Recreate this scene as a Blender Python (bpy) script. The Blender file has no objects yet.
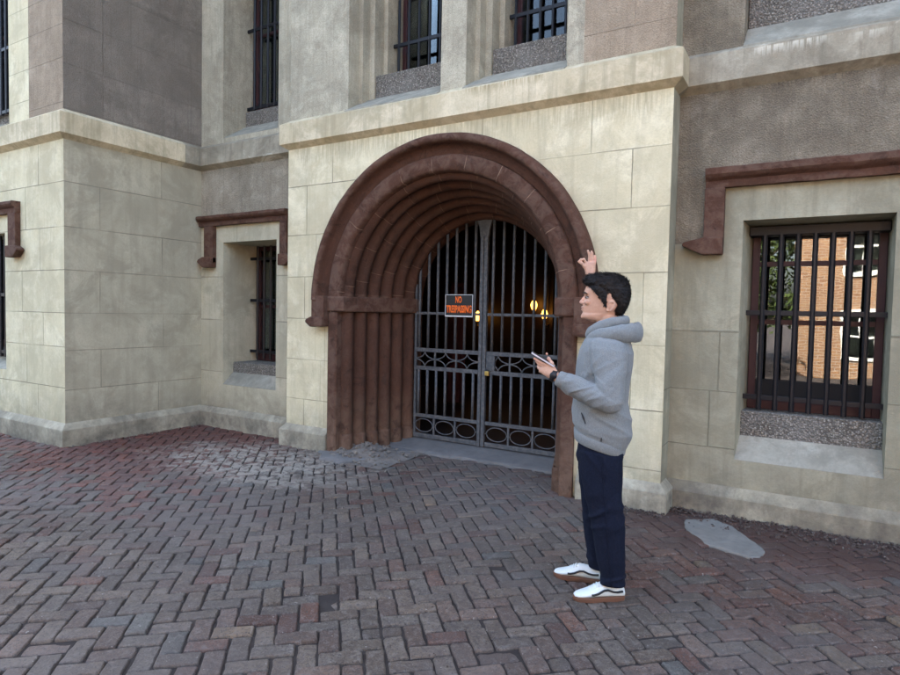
import bpy, bmesh, math, random
from mathutils import Vector, Matrix, noise
random.seed(7)
PI = math.pi
rad = math.radians
sc = bpy.context.scene
COL = sc.collection

# ------------------------------------------------------------------ camera, sky, sun, exposure
def cam_axes(yaw, pitch, roll):
    cy, sy = math.cos(yaw), math.sin(yaw)
    fwd = Vector((-sy * math.cos(pitch), cy * math.cos(pitch), math.sin(pitch)))
    r = Vector((cy, sy, 0)); u = r.cross(fwd)
    return (r * math.cos(roll) + u * math.sin(roll), u * math.cos(roll) - r * math.sin(roll), fwd)
cr, cu, cf = cam_axes(rad(30.864), rad(-2.435), rad(1.142))
cd = bpy.data.cameras.new('camera')
cd.sensor_width = 36.0
cd.lens = 609.6 / 900 * 36
cd.clip_start = 0.05
cd.clip_end = 600
cam = bpy.data.objects.new('camera', cd)
COL.objects.link(cam)
cam.matrix_world = Matrix(((cr.x, cu.x, -cf.x, 0), (cr.y, cu.y, -cf.y, 0), (cr.z, cu.z, -cf.z, 1.6), (0, 0, 0, 1)))
sc.camera = cam

SUN_EL, SUN_AZ = rad(44), rad(-12)          # azimuth measured from +Y towards +X: the sun stands behind the building
wd = bpy.data.worlds.new('World'); sc.world = wd
wd.use_nodes = True
wn = wd.node_tree
bg = wn.nodes.get('Background') or wn.nodes.new('ShaderNodeBackground')
wo = wn.nodes.get('World Output') or wn.nodes.new('ShaderNodeOutputWorld')
sky = wn.nodes.new('ShaderNodeTexSky')
sky.sky_type = 'NISHITA'; sky.sun_disc = False
sky.sun_elevation = SUN_EL; sky.sun_rotation = SUN_AZ
sky.air_density = 1.0; sky.dust_density = 7.0; sky.ozone_density = 0.0
bg.inputs['Strength'].default_value = 0.15
wn.links.new(sky.outputs[0], bg.inputs[0]); wn.links.new(bg.outputs[0], wo.inputs[0])
sd = bpy.data.lights.new('sun', 'SUN')
sd.energy = 3.6; sd.angle = rad(0.53); sd.color = (1.0, 0.94, 0.84)
sun = bpy.data.objects.new('sun', sd); COL.objects.link(sun)
sdir = Vector((math.sin(SUN_AZ) * math.cos(SUN_EL), math.cos(SUN_AZ) * math.cos(SUN_EL), math.sin(SUN_EL)))
sun.rotation_euler = sdir.to_track_quat('Z', 'Y').to_euler()
sun.location = (0, 0, 30)
vs = sc.view_settings
vs.view_transform = 'Standard'; vs.look = 'None'; vs.gamma = 1.0; vs.use_curve_mapping = False
vs.exposure = 3.33

# ------------------------------------------------------------------ node helpers
class NT:
    def __init__(self, m):
        m.use_nodes = True
        self.t = m.node_tree
        self.t.nodes.clear()
        self.out = self.t.nodes.new('ShaderNodeOutputMaterial')
    def n(self, typ, ins=None, **props):
        nd = self.t.nodes.new(typ)
        for k, v in props.items(): setattr(nd, k, v)
        for k, v in (ins or {}).items():
            if isinstance(v, bpy.types.NodeSocket): self.t.links.new(v, nd.inputs[k])
            else: nd.inputs[k].default_value = v
        return nd
    def math(self, op, a, b=0.0, c=0.0, clamp=False):
        return self.n('ShaderNodeMath', {0: a, 1: b, 2: c}, operation=op, use_clamp=clamp).outputs[0]
    def pos(self):
        return self.n('ShaderNodeNewGeometry').outputs['Position']
    def obj(self):
        return self.n('ShaderNodeTexCoord').outputs['Object']
    def map(self, v, scale=(1, 1, 1), loc=(0, 0, 0)):
        return self.n('ShaderNodeMapping', {'Vector': v, 'Scale': scale, 'Location': loc}).outputs[0]
    def noise(self, v, s, d=4.0, r=0.55, dist=0.0):
        return self.n('ShaderNodeTexNoise', {'Vector': v, 'Scale': s, 'Detail': d, 'Roughness': r, 'Distortion': dist}).outputs[0]
    def ramp(self, f, stops, interp='LINEAR'):
        nd = self.n('ShaderNodeValToRGB', {0: f})
        el = nd.color_ramp; el.interpolation = interp
        while len(el.elements) < len(stops): el.elements.new(0.5)
        for e, (p, c) in zip(el.elements, stops):
            e.position = p
            e.color = (c, c, c, 1) if isinstance(c, (int, float)) else (*c, 1)
        return nd.outputs[0]
    def step(self, f, a, b):
        return self.n('ShaderNodeMapRange', {0: f, 1: a, 2: b, 3: 0.0, 4: 1.0}).outputs[0]
    def mix(self, f, a, b, mode='MIX'):
        nd = self.n('ShaderNodeMix', data_type='RGBA', blend_type=mode)
        for k, v in ((0, f), (6, a), (7, b)):
            if isinstance(v, bpy.types.NodeSocket): self.t.links.new(v, nd.inputs[k])
            elif k == 0: nd.inputs[0].default_value = v
            else: nd.inputs[k].default_value = (*v, 1) if len(v) == 3 else v
        return nd.outputs[2]
    def bump(self, h, strength=0.3, dist=0.01, normal=None):
        ins = {'Height': h, 'Strength': strength, 'Distance': dist}
        if normal is not None: ins['Normal'] = normal
        return self.n('ShaderNodeBump', ins).outputs[0]
    def bsdf(self, col, rough=0.8, normal=None, spec=0.3, metal=0.0, **kw):
        ins = {'Base Color': col if isinstance(col, bpy.types.NodeSocket) else (*col, 1), 'Roughness': rough,
               'Specular IOR Level': spec, 'Metallic': metal}
        if normal is not None: ins['Normal'] = normal
        ins.update(kw)
        b = self.n('ShaderNodeBsdfPrincipled', ins)
        self.t.links.new(b.outputs[0], self.out.inputs[0])
        return b

def newmat(name):
    m = bpy.data.materials.new(name)
    return m, NT(m)

def stucco(name, base, light, dark, grain=0.35, stain=0.5, joints=True, joint_dark=0.45, patch=None, patch_amt=0.0, seed=0.0, rough_cast=0.0, drips=()):
    warm = lambda c: (c[0] * 1.02, c[1] * .972, c[2] * .875)
    base, light, dark = warm(base), warm(light), warm(dark)
    m, t = newmat(name)
    p = t.map(t.pos(), loc=(seed, seed * 1.7, seed * .6))
    big = t.noise(p, 0.9, 6, 0.6)
    mid = t.noise(p, 4.0, 6, 0.65, 0.4)
    fine = t.noise(p, 55.0, 5, 0.7)
    vfine = t.noise(p, 190.0, 3, 0.7)
    streak = t.noise(t.map(p, scale=(7, 7, 0.55)), 1.6, 5, 0.65)
    col = t.mix(t.step(big, 0.33, 0.68), dark, base)
    col = t.mix(t.math('MULTIPLY', t.step(mid, 0.46, 0.66), 0.75), col, light)
    col = t.mix(t.math('MULTIPLY', t.step(streak, 0.50, 0.66), stain), col, tuple(c * 0.62 for c in dark))
    col = t.mix(t.math('MULTIPLY', t.step(fine, 0.47, 0.60), 0.24), col, tuple(c * 0.6 for c in base))
    blot = t.noise(p, 1.9, 8, 0.72, 0.6)
    col = t.mix(t.math('MULTIPLY', t.step(blot, 0.50, 0.60), 0.62), col, tuple(c * 0.78 for c in dark))
    col = t.mix(t.math('MULTIPLY', t.step(blot, 0.45, 0.34), 0.40), col, light)
    cloud = t.noise(p, 0.75, 7, 0.68, 1.0)
    col = t.mix(t.math('MULTIPLY', t.step(cloud, 0.52, 0.62), 0.40), col, tuple(c * 0.66 for c in base))
    thin = t.noise(t.map(p, scale=(34, 34, 1.3)), 1.0, 4, 0.6)
    if drips:
        xyz_ = t.n('ShaderNodeSeparateXYZ', {0: t.pos()})
    for (a0, a1, b0, b1, dc, da) in drips:
        mx_ = t.math('MULTIPLY', t.step(xyz_.outputs[0], a0, a0 + .12), t.step(xyz_.outputs[0], a1, a1 - .12))
        hang = t.math('ADD', b0, t.math('MULTIPLY', thin, (b1 - b0) * 1.3))
        mz_ = t.math('MULTIPLY', t.step(t.math('SUBTRACT', xyz_.outputs[2], hang), 0.0, .06), t.step(xyz_.outputs[2], b1 + .005, b1 - .005))
        col = t.mix(t.math('MULTIPLY', t.math('MULTIPLY', mx_, mz_), t.math('MULTIPLY', t.step(thin, .42, .6), da)), col, dc)
    # splash dirt near the pavement and blotchy grey soiling
    z = t.n('ShaderNodeSeparateXYZ', {0: t.pos()}).outputs[2]
    blot_ = t.noise(p, 3.3, 7, 0.7)
    dirt = t.math('MULTIPLY', t.step(t.math('ADD', z, t.math('MULTIPLY', mid, -.35)), 0.42, -0.12), t.step(blot_, 0.3, 0.62))
    col = t.mix(t.math('MULTIPLY', dirt, 0.85), col, (0.10, 0.088, 0.072))
    if patch:
        pn = t.noise(p, 2.3, 6, 0.7, 0.8)
        col = t.mix(t.math('MULTIPLY', t.step(pn, 0.6, 0.66), patch_amt), col, patch)
    h = t.math('ADD', t.math('MULTIPLY', fine, 0.7), t.math('MULTIPLY', vfine, 0.5))
    h = t.math('ADD', h, t.math('MULTIPLY', mid, 0.8))
    if rough_cast:
        vor = t.n('ShaderNodeTexVoronoi', {'Vector': p, 'Scale': 90.0}).outputs[0]
        h = t.math('ADD', h, t.math('MULTIPLY', vor, rough_cast * 1.6))
        pk = t.noise(p, 95.0, 3, .7)
        col = t.mix(t.math('MULTIPLY', t.step(pk, 0.5, 0.62), 0.35), col, tuple(c * 0.45 for c in dark))
        col = t.mix(t.math('MULTIPLY', t.step(pk, 0.45, 0.36), 0.28), col, light)
        col = t.mix(t.math('MULTIPLY', t.step(thin, 0.52, 0.66), 0.28), col, tuple(c * 0.7 for c in dark))
    if joints:
        uv = t.n('ShaderNodeUVMap').outputs[0]
        s = t.n('ShaderNodeSeparateXYZ', {0: uv})
        wob = t.math('MULTIPLY', t.math('SUBTRACT', t.noise(p, 9.0, 3), 0.5), 0.012)
        def dist(u, size):
            fr = t.math('FRACT', t.math('ADD', u, wob))
            return t.math('MULTIPLY', t.math('MINIMUM', fr, t.math('SUBTRACT', 1.0, fr)), size)
        d = t.math('MINIMUM', dist(s.outputs[0], 1.0), dist(s.outputs[1], 0.48))
        line = t.step(d, 0.0062, 0.0025)
        cell = t.n('ShaderNodeCombineXYZ', {0: t.math('FLOOR', s.outputs[0]), 1: t.math('FLOOR', s.outputs[1]), 2: seed})
        wn_ = t.n('ShaderNodeTexWhiteNoise', {'Vector': cell.outputs[0]}).outputs[0]
        col = t.mix(t.math('MULTIPLY', wn_, 0.36), col, tuple(c * 0.70 for c in base))
        faint = t.step(t.noise(p, 2.0, 3), 0.25, 0.6)
        col = t.mix(t.math('MULTIPLY', t.math('MULTIPLY', line, faint), joint_dark), col, tuple(c * 0.3 for c in dark))
        h = t.math('SUBTRACT', h, t.math('MULTIPLY', line, 0.8))
    t.bsdf(col, 0.92, t.bump(h, grain, 0.012), 0.15)
    return m

CREAM = stucco('cream stucco', (0.70, 0.665, 0.49), (0.78, 0.755, 0.60), (0.56, 0.52, 0.375), 0.30, 0.36, joint_dark=.9, seed=1.0, drips=((-5.2, -1.1, 2.75, 3.415, (.37, .32, .20), .6),))
CREAM_SIDE = stucco('greyed side-shaded cream stucco', (0.46, 0.445, 0.355), (0.53, 0.515, 0.42), (0.37, 0.355, 0.285), 0.30, 0.28, joint_dark=.7, seed=4.0)  # greyish side paint, kept darker than CREAM to paint in the front light
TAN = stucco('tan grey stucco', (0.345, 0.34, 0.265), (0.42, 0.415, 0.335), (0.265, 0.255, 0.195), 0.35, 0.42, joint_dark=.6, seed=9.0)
RECESS = stucco('recess stucco lifted against shade', (0.50, 0.485, 0.385), (0.57, 0.555, 0.45), (0.41, 0.395, 0.31), 0.35, 0.3, joint_dark=.6, seed=9.5)  # right wall's tan, lightened here to offset the shade in the recess
LEDGE = stucco('ledge render', (0.61, 0.565, 0.43), (0.71, 0.665, 0.525), (0.47, 0.425, 0.30), 0.30, 0.6, joints=False, seed=3.0, drips=((-2.95, -2.05, 3.38, 3.70, (.30, .235, .12), .75), (-4.6, -3.7, 3.45, 3.70, (.36, .31, .20), .5)))
PLINTH = stucco('plinth render', (0.47, 0.45, 0.37), (0.57, 0.55, 0.46), (0.35, 0.335, 0.27), 0.4, 0.5, joints=False, seed=6.0)
GREYR = stucco('rough grey render', (0.24, 0.215, 0.17), (0.33, 0.305, 0.25), (0.175, 0.155, 0.125), 0.75, 0.35, joints=False, patch=(0.36, 0.335, 0.28), patch_amt=0.25, seed=12.0, rough_cast=0.5, drips=((-0.5, 0.25, 3.12, 3.45, (.07, .058, .048), .8),))
RECGREY = stucco('rough pale grey render', (0.36, 0.335, 0.28), (0.46, 0.435, 0.37), (0.27, 0.25, 0.205), 0.75, 0.35, joints=False, patch=(0.5, 0.48, 0.41), patch_amt=0.4, seed=13.0, rough_cast=0.5)
GREYLEDGE = stucco('weathered grey ledge', (0.33, 0.315, 0.26), (0.44, 0.425, 0.36), (0.23, 0.215, 0.175), 0.5, 0.5, joints=False, patch=(0.62, 0.60, 0.50), patch_amt=0.55, seed=15.0, drips=((-0.55, 0.05, 3.44, 3.68, (.72, .70, .58), .9), (.12, .4, 3.44, 3.66, (.72, .70, .58), .7)))
PURPLE = stucco('purple brown roughcast', (0.265, 0.245, 0.22), (0.335, 0.315, 0.285), (0.205, 0.185, 0.168), 0.8, 0.2, joints=True, joint_dark=0.25, seed=18.0, rough_cast=0.6)
PINK = stucco('pinkish roughcast', (0.40, 0.335, 0.26), (0.47, 0.405, 0.325), (0.30, 0.25, 0.195), 0.7, 0.25, joints=True, joint_dark=0.45, seed=21.0, rough_cast=0.4)
PIER = stucco('pale grey pier render', (0.47, 0.455, 0.375), (0.57, 0.555, 0.465), (0.35, 0.335, 0.275), 0.6, 0.4, joints=False, seed=24.0, rough_cast=0.25)
SILL = stucco('pale sill cement', (0.34, 0.34, 0.30), (0.43, 0.43, 0.385), (0.25, 0.25, 0.22), 0.45, 0.35, joints=False, seed=27.0)
PLINTHR = stucco('tan plinth render', (0.36, 0.345, 0.275), (0.44, 0.425, 0.345), (0.27, 0.255, 0.20), 0.45, 0.5, joints=False, seed=31.0)

def gravelcast():
    m, t = newmat('pebbledash sill')
    p = t.pos()
    v = t.n('ShaderNodeTexVoronoi', {'Vector': p, 'Scale': 75.0})
    c = t.n('ShaderNodeSeparateColor', {0: v.outputs['Color']}).outputs[0]
    col = t.ramp(c, [(0.0, (0.12, 0.11, 0.09)), (0.5, (0.215, 0.198, 0.165)), (0.85, (0.31, 0.285, 0.24)), (1.0, (0.42, 0.40, 0.34))])
    col = t.mix(t.step(v.outputs['Distance'], 0.35, 0.7), col, (0.10, 0.09, 0.075))
    col = t.mix(t.math('MULTIPLY', t.step(t.noise(p, 6.0, 5, .7), .4, .65), .45), col, (.22, .21, .19))
    t.bsdf(col, 0.9, t.bump(t.math('SUBTRACT', 1.0, v.outputs['Distance']), 0.8, 0.015), 0.15)
    return m
PEBBLE = gravelcast()

def brownstone():
    m, t = newmat('brownstone')
    p = t.pos()
    big = t.noise(p, 1.7, 6, 0.6)
    mid = t.noise(p, 7.0, 6, 0.7, 0.5)
    fine = t.noise(p, 70.0, 4, 0.7)
    uv = t.n('ShaderNodeUVMap').outputs[0]
    s = t.n('ShaderNodeSeparateXYZ', {0: uv})
    wob = t.math('MULTIPLY', t.math('SUBTRACT', t.noise(p, 14.0, 3), 0.5), 0.012)
    u = t.math('ADD', s.outputs[0], wob)
    fr = t.math('FRACT', u)
    d = t.math('MINIMUM', fr, t.math('SUBTRACT', 1.0, fr))
    line = t.step(d, 0.011, 0.004)
    wn_ = t.n('ShaderNodeTexWhiteNoise', {'Vector': t.n('ShaderNodeCombineXYZ', {0: t.math('FLOOR', u), 1: t.math('FLOOR', s.outputs[1])}).outputs[0]}).outputs[0]
    col = t.mix(t.step(big, 0.35, 0.68), (0.0478, 0.0211, 0.0127), (0.0889, 0.0387, 0.0234))
    col = t.mix(t.math('MULTIPLY', wn_, 0.4), col, (0.0989, 0.0493, 0.0317))
    col = t.mix(t.math('MULTIPLY', t.step(mid, 0.52, 0.72), 0.5), col, (0.0326, 0.0169, 0.0114))
    col = t.mix(t.math('MULTIPLY', t.step(mid, 0.46, 0.28), 0.45), col, (0.1105, 0.0605, 0.0386))
    # pale weathering where splash water scours the jamb feet
    z = t.n('ShaderNodeSeparateXYZ', {0: p}).outputs[2]
    wz = t.math('MULTIPLY', t.step(z, 0.75, 0.05), t.step(mid, 0.25, 0.6))
    col = t.mix(t.math('MULTIPLY', wz, 0.75), col, (0.1643, 0.1084, 0.0716))
    scab = t.noise(p, 3.4, 8, 0.75, 0.8)
    col = t.mix(t.math('MULTIPLY', t.step(scab, 0.54, 0.60), 0.55), col, (0.0293, 0.0162, 0.0114))
    col = t.mix(t.math('MULTIPLY', t.step(scab, 0.42, 0.36), 0.45), col, (0.1105, 0.0528, 0.0304))
    col = t.mix(t.math('MULTIPLY', t.step(fine, 0.55, 0.68), 0.35), col, (0.1232, 0.0683, 0.0444))
    pt = t.n('ShaderNodeNewGeometry').outputs['Pointiness']
    col = t.mix(t.math('MULTIPLY', t.step(pt, 0.505, 0.54), t.math('MULTIPLY', t.step(mid, .42, .58), .45)), col, (0.1740, 0.1100, 0.0792))
    brk = t.step(t.noise(p, 5.0, 3), 0.36, 0.5)
    strong = t.math('ADD', 0.45, t.math('MULTIPLY', t.math('LESS_THAN', s.outputs[1], 0.5), 0.45))
    col = t.mix(t.math('MULTIPLY', line, t.math('MULTIPLY', brk, strong)), col, (0.3117, 0.2042, 0.1381))
    h = t.math('ADD', t.math('MULTIPLY', fine, 0.5), t.math('ADD', mid, scab))
    h = t.math('SUBTRACT', h, t.math('MULTIPLY', line, 0.5))
    t.bsdf(col, 0.88, t.bump(h, 0.6, 0.014), 0.2)
    return m
BROWN = brownstone()

def simple(name, col, rough=0.6, var=0.25, scale=20.0, bump=0.15, metal=0.0, spec=0.4, alt=None, dist=0.003):
    m, t = newmat(name)
    p = t.obj()
    a = t.noise(p, scale, 5, 0.65)
    b = t.noise(p, scale * 0.2, 4, 0.6)
    alt = alt or tuple(c * 0.6 for c in col)
    c = t.mix(t.math('MULTIPLY', t.step(a, 0.4, 0.75), var), col, alt)
    c = t.mix(t.math('MULTIPLY', t.step(b, 0.45, 0.7), var), c, tuple(x * 0.75 for x in col))
    t.bsdf(c, rough, t.bump(a, bump, dist), spec, metal)
    return m
IRON = simple('weathered grey iron', (0.066, 0.071, 0.076), 0.6, 0.7, 30, 0.35, 0.0, 0.35, alt=(0.20, 0.195, 0.185))
IRON_DARK = simple('black painted bars', (0.006, 0.0065, 0.009), 0.45, 0.5, 25, 0.2, 0.0, 0.3, alt=(0.014, 0.014, 0.017))
FRAME_RED = simple('maroon window paint', (0.052, 0.015, 0.016), 0.5, 0.4, 15, 0.15)
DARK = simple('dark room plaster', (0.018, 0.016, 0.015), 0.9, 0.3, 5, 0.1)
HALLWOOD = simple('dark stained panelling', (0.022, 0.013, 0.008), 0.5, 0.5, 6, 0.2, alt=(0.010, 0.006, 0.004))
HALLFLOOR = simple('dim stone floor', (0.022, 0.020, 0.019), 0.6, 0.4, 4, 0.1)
SLAB = simple('blue grey threshold stone', (0.155, 0.152, 0.145), 0.85, 0.6, 9, 0.6, alt=(0.085, 0.08, 0.075), dist=0.01)
PATCH = simple('grey cement patch', (0.19, 0.185, 0.165), 0.95, 0.7, 16, 0.8, alt=(0.11, 0.105, 0.095), dist=0.008)
DIRT = simple('brown joint dirt', (0.026, 0.021, 0.019), 0.95, 0.6, 14, 0.7, alt=(0.055, 0.045, 0.037), dist=0.01)
SAND = simple('mortar rubble', (0.19, 0.17, 0.145), 0.95, 0.7, 22, 0.9, alt=(0.075, 0.065, 0.055), dist=0.012)
STONEBIT = simple('small rubble stones', (0.085, 0.066, 0.055), 0.95, 0.7, 9, 0.4, alt=(0.04, 0.028, 0.024))
BRASS = simple('brass', (0.55, 0.38, 0.12), 0.35, 0.2, 30, 0.1, 0.9)
BLACKP = simple('black sign plastic', (0.012, 0.012, 0.013), 0.4, 0.1, 20, 0.02)
ORANGE = simple('signal orange print', (0.95, 0.17, 0.02), 0.5, 0.1, 30, 0.02)
WHITEP = simple('white sign edge', (0.7, 0.7, 0.68), 0.5, 0.1, 30, 0.02)
DRAPE = simple('maroon cloth', (0.07, 0.02, 0.02), 0.9, 0.3, 10, 0.2)
TRIMWHITE = simple('white painted timber', (0.75, 0.74, 0.70), 0.6, 0.2, 8, 0.1)
BARK = simple('bark', (0.10, 0.075, 0.055), 0.9, 0.5, 12, 0.6, dist=0.02)

def glassmat(name, refl, k=2.2):
    m, t = newmat(name)
    wob = t.bump(t.noise(t.pos(), 2.2, 2), 0.05, 0.02)
    g = t.n('ShaderNodeBsdfGlossy', {'Color': (0.95, 0.97, 1, 1), 'Roughness': 0.005, 'Normal': wob})
    tr = t.n('ShaderNodeBsdfTransparent', {'Color': (0.75, 0.8, 0.78, 1)})
    lw = t.n('ShaderNodeFresnel', {'IOR': 1.5}).outputs[0]
    f = t.math('ADD', t.math('MULTIPLY', lw, k), refl, clamp=True)
    mx = t.n('ShaderNodeMixShader', {0: f, 1: tr.outputs[0], 2: g.outputs[0]})
    t.t.links.new(mx.outputs[0], t.out.inputs[0])
    return m
GLASS = glassmat('old window glass', 0.03, 1.9)
GLASSD = glassmat('low reflection window glass', 0.0, .7)  # same clear glass with its sky reflection turned down

def emit(name, col, s):
    m, t = newmat(name)
    e = t.n('ShaderNodeEmission', {'Color': (*col, 1), 'Strength': s})
    t.t.links.new(e.outputs[0], t.out.inputs[0])
    return m
BULB = emit('warm bulb glow', (1.0, 0.40, 0.06), 0.95)

# ------------------------------------------------------------------ object helpers
def link(name, me, mat, parent=None, smooth=False):
    o = bpy.data.objects.new(name, me); COL.objects.link(o)
    if mat is not None and len(me.materials) == 0: me.materials.append(mat)
    if smooth:
        for p in me.polygons: p.use_smooth = True
    if parent is not None:
        o.parent = parent
        if parent.get('base') is not None: o.matrix_parent_inverse = Matrix.Translation(-Vector(parent['base']))
    return o
def thing(name, label, cat, loc=(0, 0, 0), group=None, world_parts=True):
    o = bpy.data.objects.new(name, None); COL.objects.link(o)
    o.location = loc; o.empty_display_size = 0.2
    o['label'] = label; o['category'] = cat
    if group: o['group'] = group
    if world_parts: o['base'] = [float(c) for c in loc]
    return o
def tag(o, label, cat, group=None):
    o['label'] = label; o['category'] = cat
    if group: o['group'] = group
    return o
def struct(o, kind='structure'):
    o['kind'] = kind
    return o
def centre(o):
    """move a one-mesh thing's origin to the foot of its mesh"""
    me = o.data
    xs = [v.co for v in me.vertices]
    c = Vector(((min(v.x for v in xs) + max(v.x for v in xs)) / 2, (min(v.y for v in xs) + max(v.y for v in xs)) / 2, min(v.z for v in xs)))
    me.transform(Matrix.Translation(-c)); o.location = c
    return o

class MB:
    def __init__(self):
        self.bm = bmesh.new()
        self.uvl = self.bm.loops.layers.uv.new('UVMap')
    def face(self, pts, uvs=None):
        f = self.bm.faces.new([self.bm.verts.new(p) for p in pts])
        if uvs:
            for l, u in zip(f.loops, uvs): l[self.uvl].uv = u
        return f
    def box(self, x0, x1, y0, y1, z0, z1, M=None):
        c = [Vector((x, y, z)) for z in (z0, z1) for y in (y0, y1) for x in (x0, x1)]
        if M is not None: c = [M @ v for v in c]
        v = [self.bm.verts.new(p) for p in c]
        for q in ((0, 2, 3, 1), (4, 5, 7, 6), (0, 1, 5, 4), (2, 6, 7, 3), (0, 4, 6, 2), (1, 3, 7, 5)):
            self.bm.faces.new([v[i] for i in q])
    def loft(self, rings, cap=True, closed=True, uvf=None):
        vr = [[self.bm.verts.new(p) for p in r] for r in rings]
        n = len(vr[0])
        for i in range(len(vr) - 1):
            for j in range(n if closed else n - 1):
                k = (j + 1) % n
                f = self.bm.faces.new((vr[i][j], vr[i][k], vr[i + 1][k], vr[i + 1][j]))
                if uvf:
                    for l, (a, b) in zip(f.loops, ((i, j), (i, k), (i + 1, k), (i + 1, j))): l[self.uvl].uv = uvf(a, b)
        if cap and closed:
            self.bm.faces.new(list(reversed(vr[0]))); self.bm.faces.new(vr[-1])
    def tube(self, path, r, n=8, cap=True, ref=None, sq=False):
        path = [Vector(p) for p in path]
        rr = r if isinstance(r, (list, tuple)) else [r] * len(path)
        rings = []
        for i, p in enumerate(path):
            d = (path[min(i + 1, len(path) - 1)] - path[max(i - 1, 0)]).normalized()
            a = Vector(ref) if ref else (Vector((0, 0, 1)) if abs(d.z) < 0.9 else Vector((1, 0, 0)))
            u = a.cross(d)
            if u.length < 1e-5: u = Vector((0, 1, 0)).cross(d)
            u.normalize(); v = d.cross(u)
            ri = rr[i]; ru, rv = ri if isinstance(ri, (list, tuple)) else (ri, ri)
            off = PI / n if sq else 0
            rings.append([p + u * (ru * math.cos(2 * PI * k / n + off)) + v * (rv * math.sin(2 * PI * k / n + off)) for k in range(n)])
        self.loft(rings, cap)
    def ball(self, c, r, n=12, m=8):
        c = Vector(c); r = Vector(r) if not isinstance(r, (int, float)) else Vector((r, r, r))
        rings = []
        for i in range(m + 1):
            a = -PI / 2 + PI * i / m
            ca = max(math.cos(a), 0.02)
            rings.append([c + Vector((r.x * ca * math.cos(2 * PI * k / n), r.y * ca * math.sin(2 * PI * k / n), r.z * math.sin(a))) for k in range(n)])
        self.loft(rings)
    def mesh(self, name, bevel=0.0, merge=False):
        if merge: bmesh.ops.remove_doubles(self.bm, verts=self.bm.verts, dist=1e-5)
        for f in self.bm.faces:
            if all(l[self.uvl].uv.length < 1e-9 for l in f.loops):
                for l in f.loops: l[self.uvl].uv = (.5, .5)
        bmesh.ops.recalc_face_normals(self.bm, faces=self.bm.faces)
        if bevel:
            bmesh.ops.bevel(self.bm, geom=[e for e in self.bm.edges if len(e.link_faces) == 2 and e.calc_face_angle(0) > 0.5], offset=bevel, segments=2, affect='EDGES', profile=0.6)
        me = bpy.data.meshes.new(name); self.bm.to_mesh(me); self.bm.free()
        return me
    def build(self, name, mat, parent=None, smooth=False, bevel=0.0, merge=False):
        return link(name, self.mesh(name, bevel, merge), mat, parent, smooth)

def sweep(path, prof, name, mat, parent, closed_prof=False, caps=True):
    """prof points (out, z) swept along a plan path; 'out' points to the right of travel is negative Y when going +X"""
    pts = [Vector((p[0], p[1], 0)) for p in path]
    mb = MB(); rings = []
    for i, p in enumerate(pts):
        def nrm(a, b):
            d = (b - a).normalized(); return Vector((d.y, -d.x, 0))
        if i == 0: n = nrm(pts[0], pts[1]); s = 1
        elif i == len(pts) - 1: n = nrm(pts[-2], pts[-1]); s = 1
        else:
            n1, n2 = nrm(pts[i - 1], p), nrm(p, pts[i + 1])
            n = (n1 + n2).normalized(); s = 1 / max(n.dot(n1), 0.3)
        rings.append([p + n * (o * s) + Vector((0, 0, z)) for o, z in prof])
    mb.loft(rings, cap=caps, closed=True)
    return mb.build(name, mat, parent)

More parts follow.
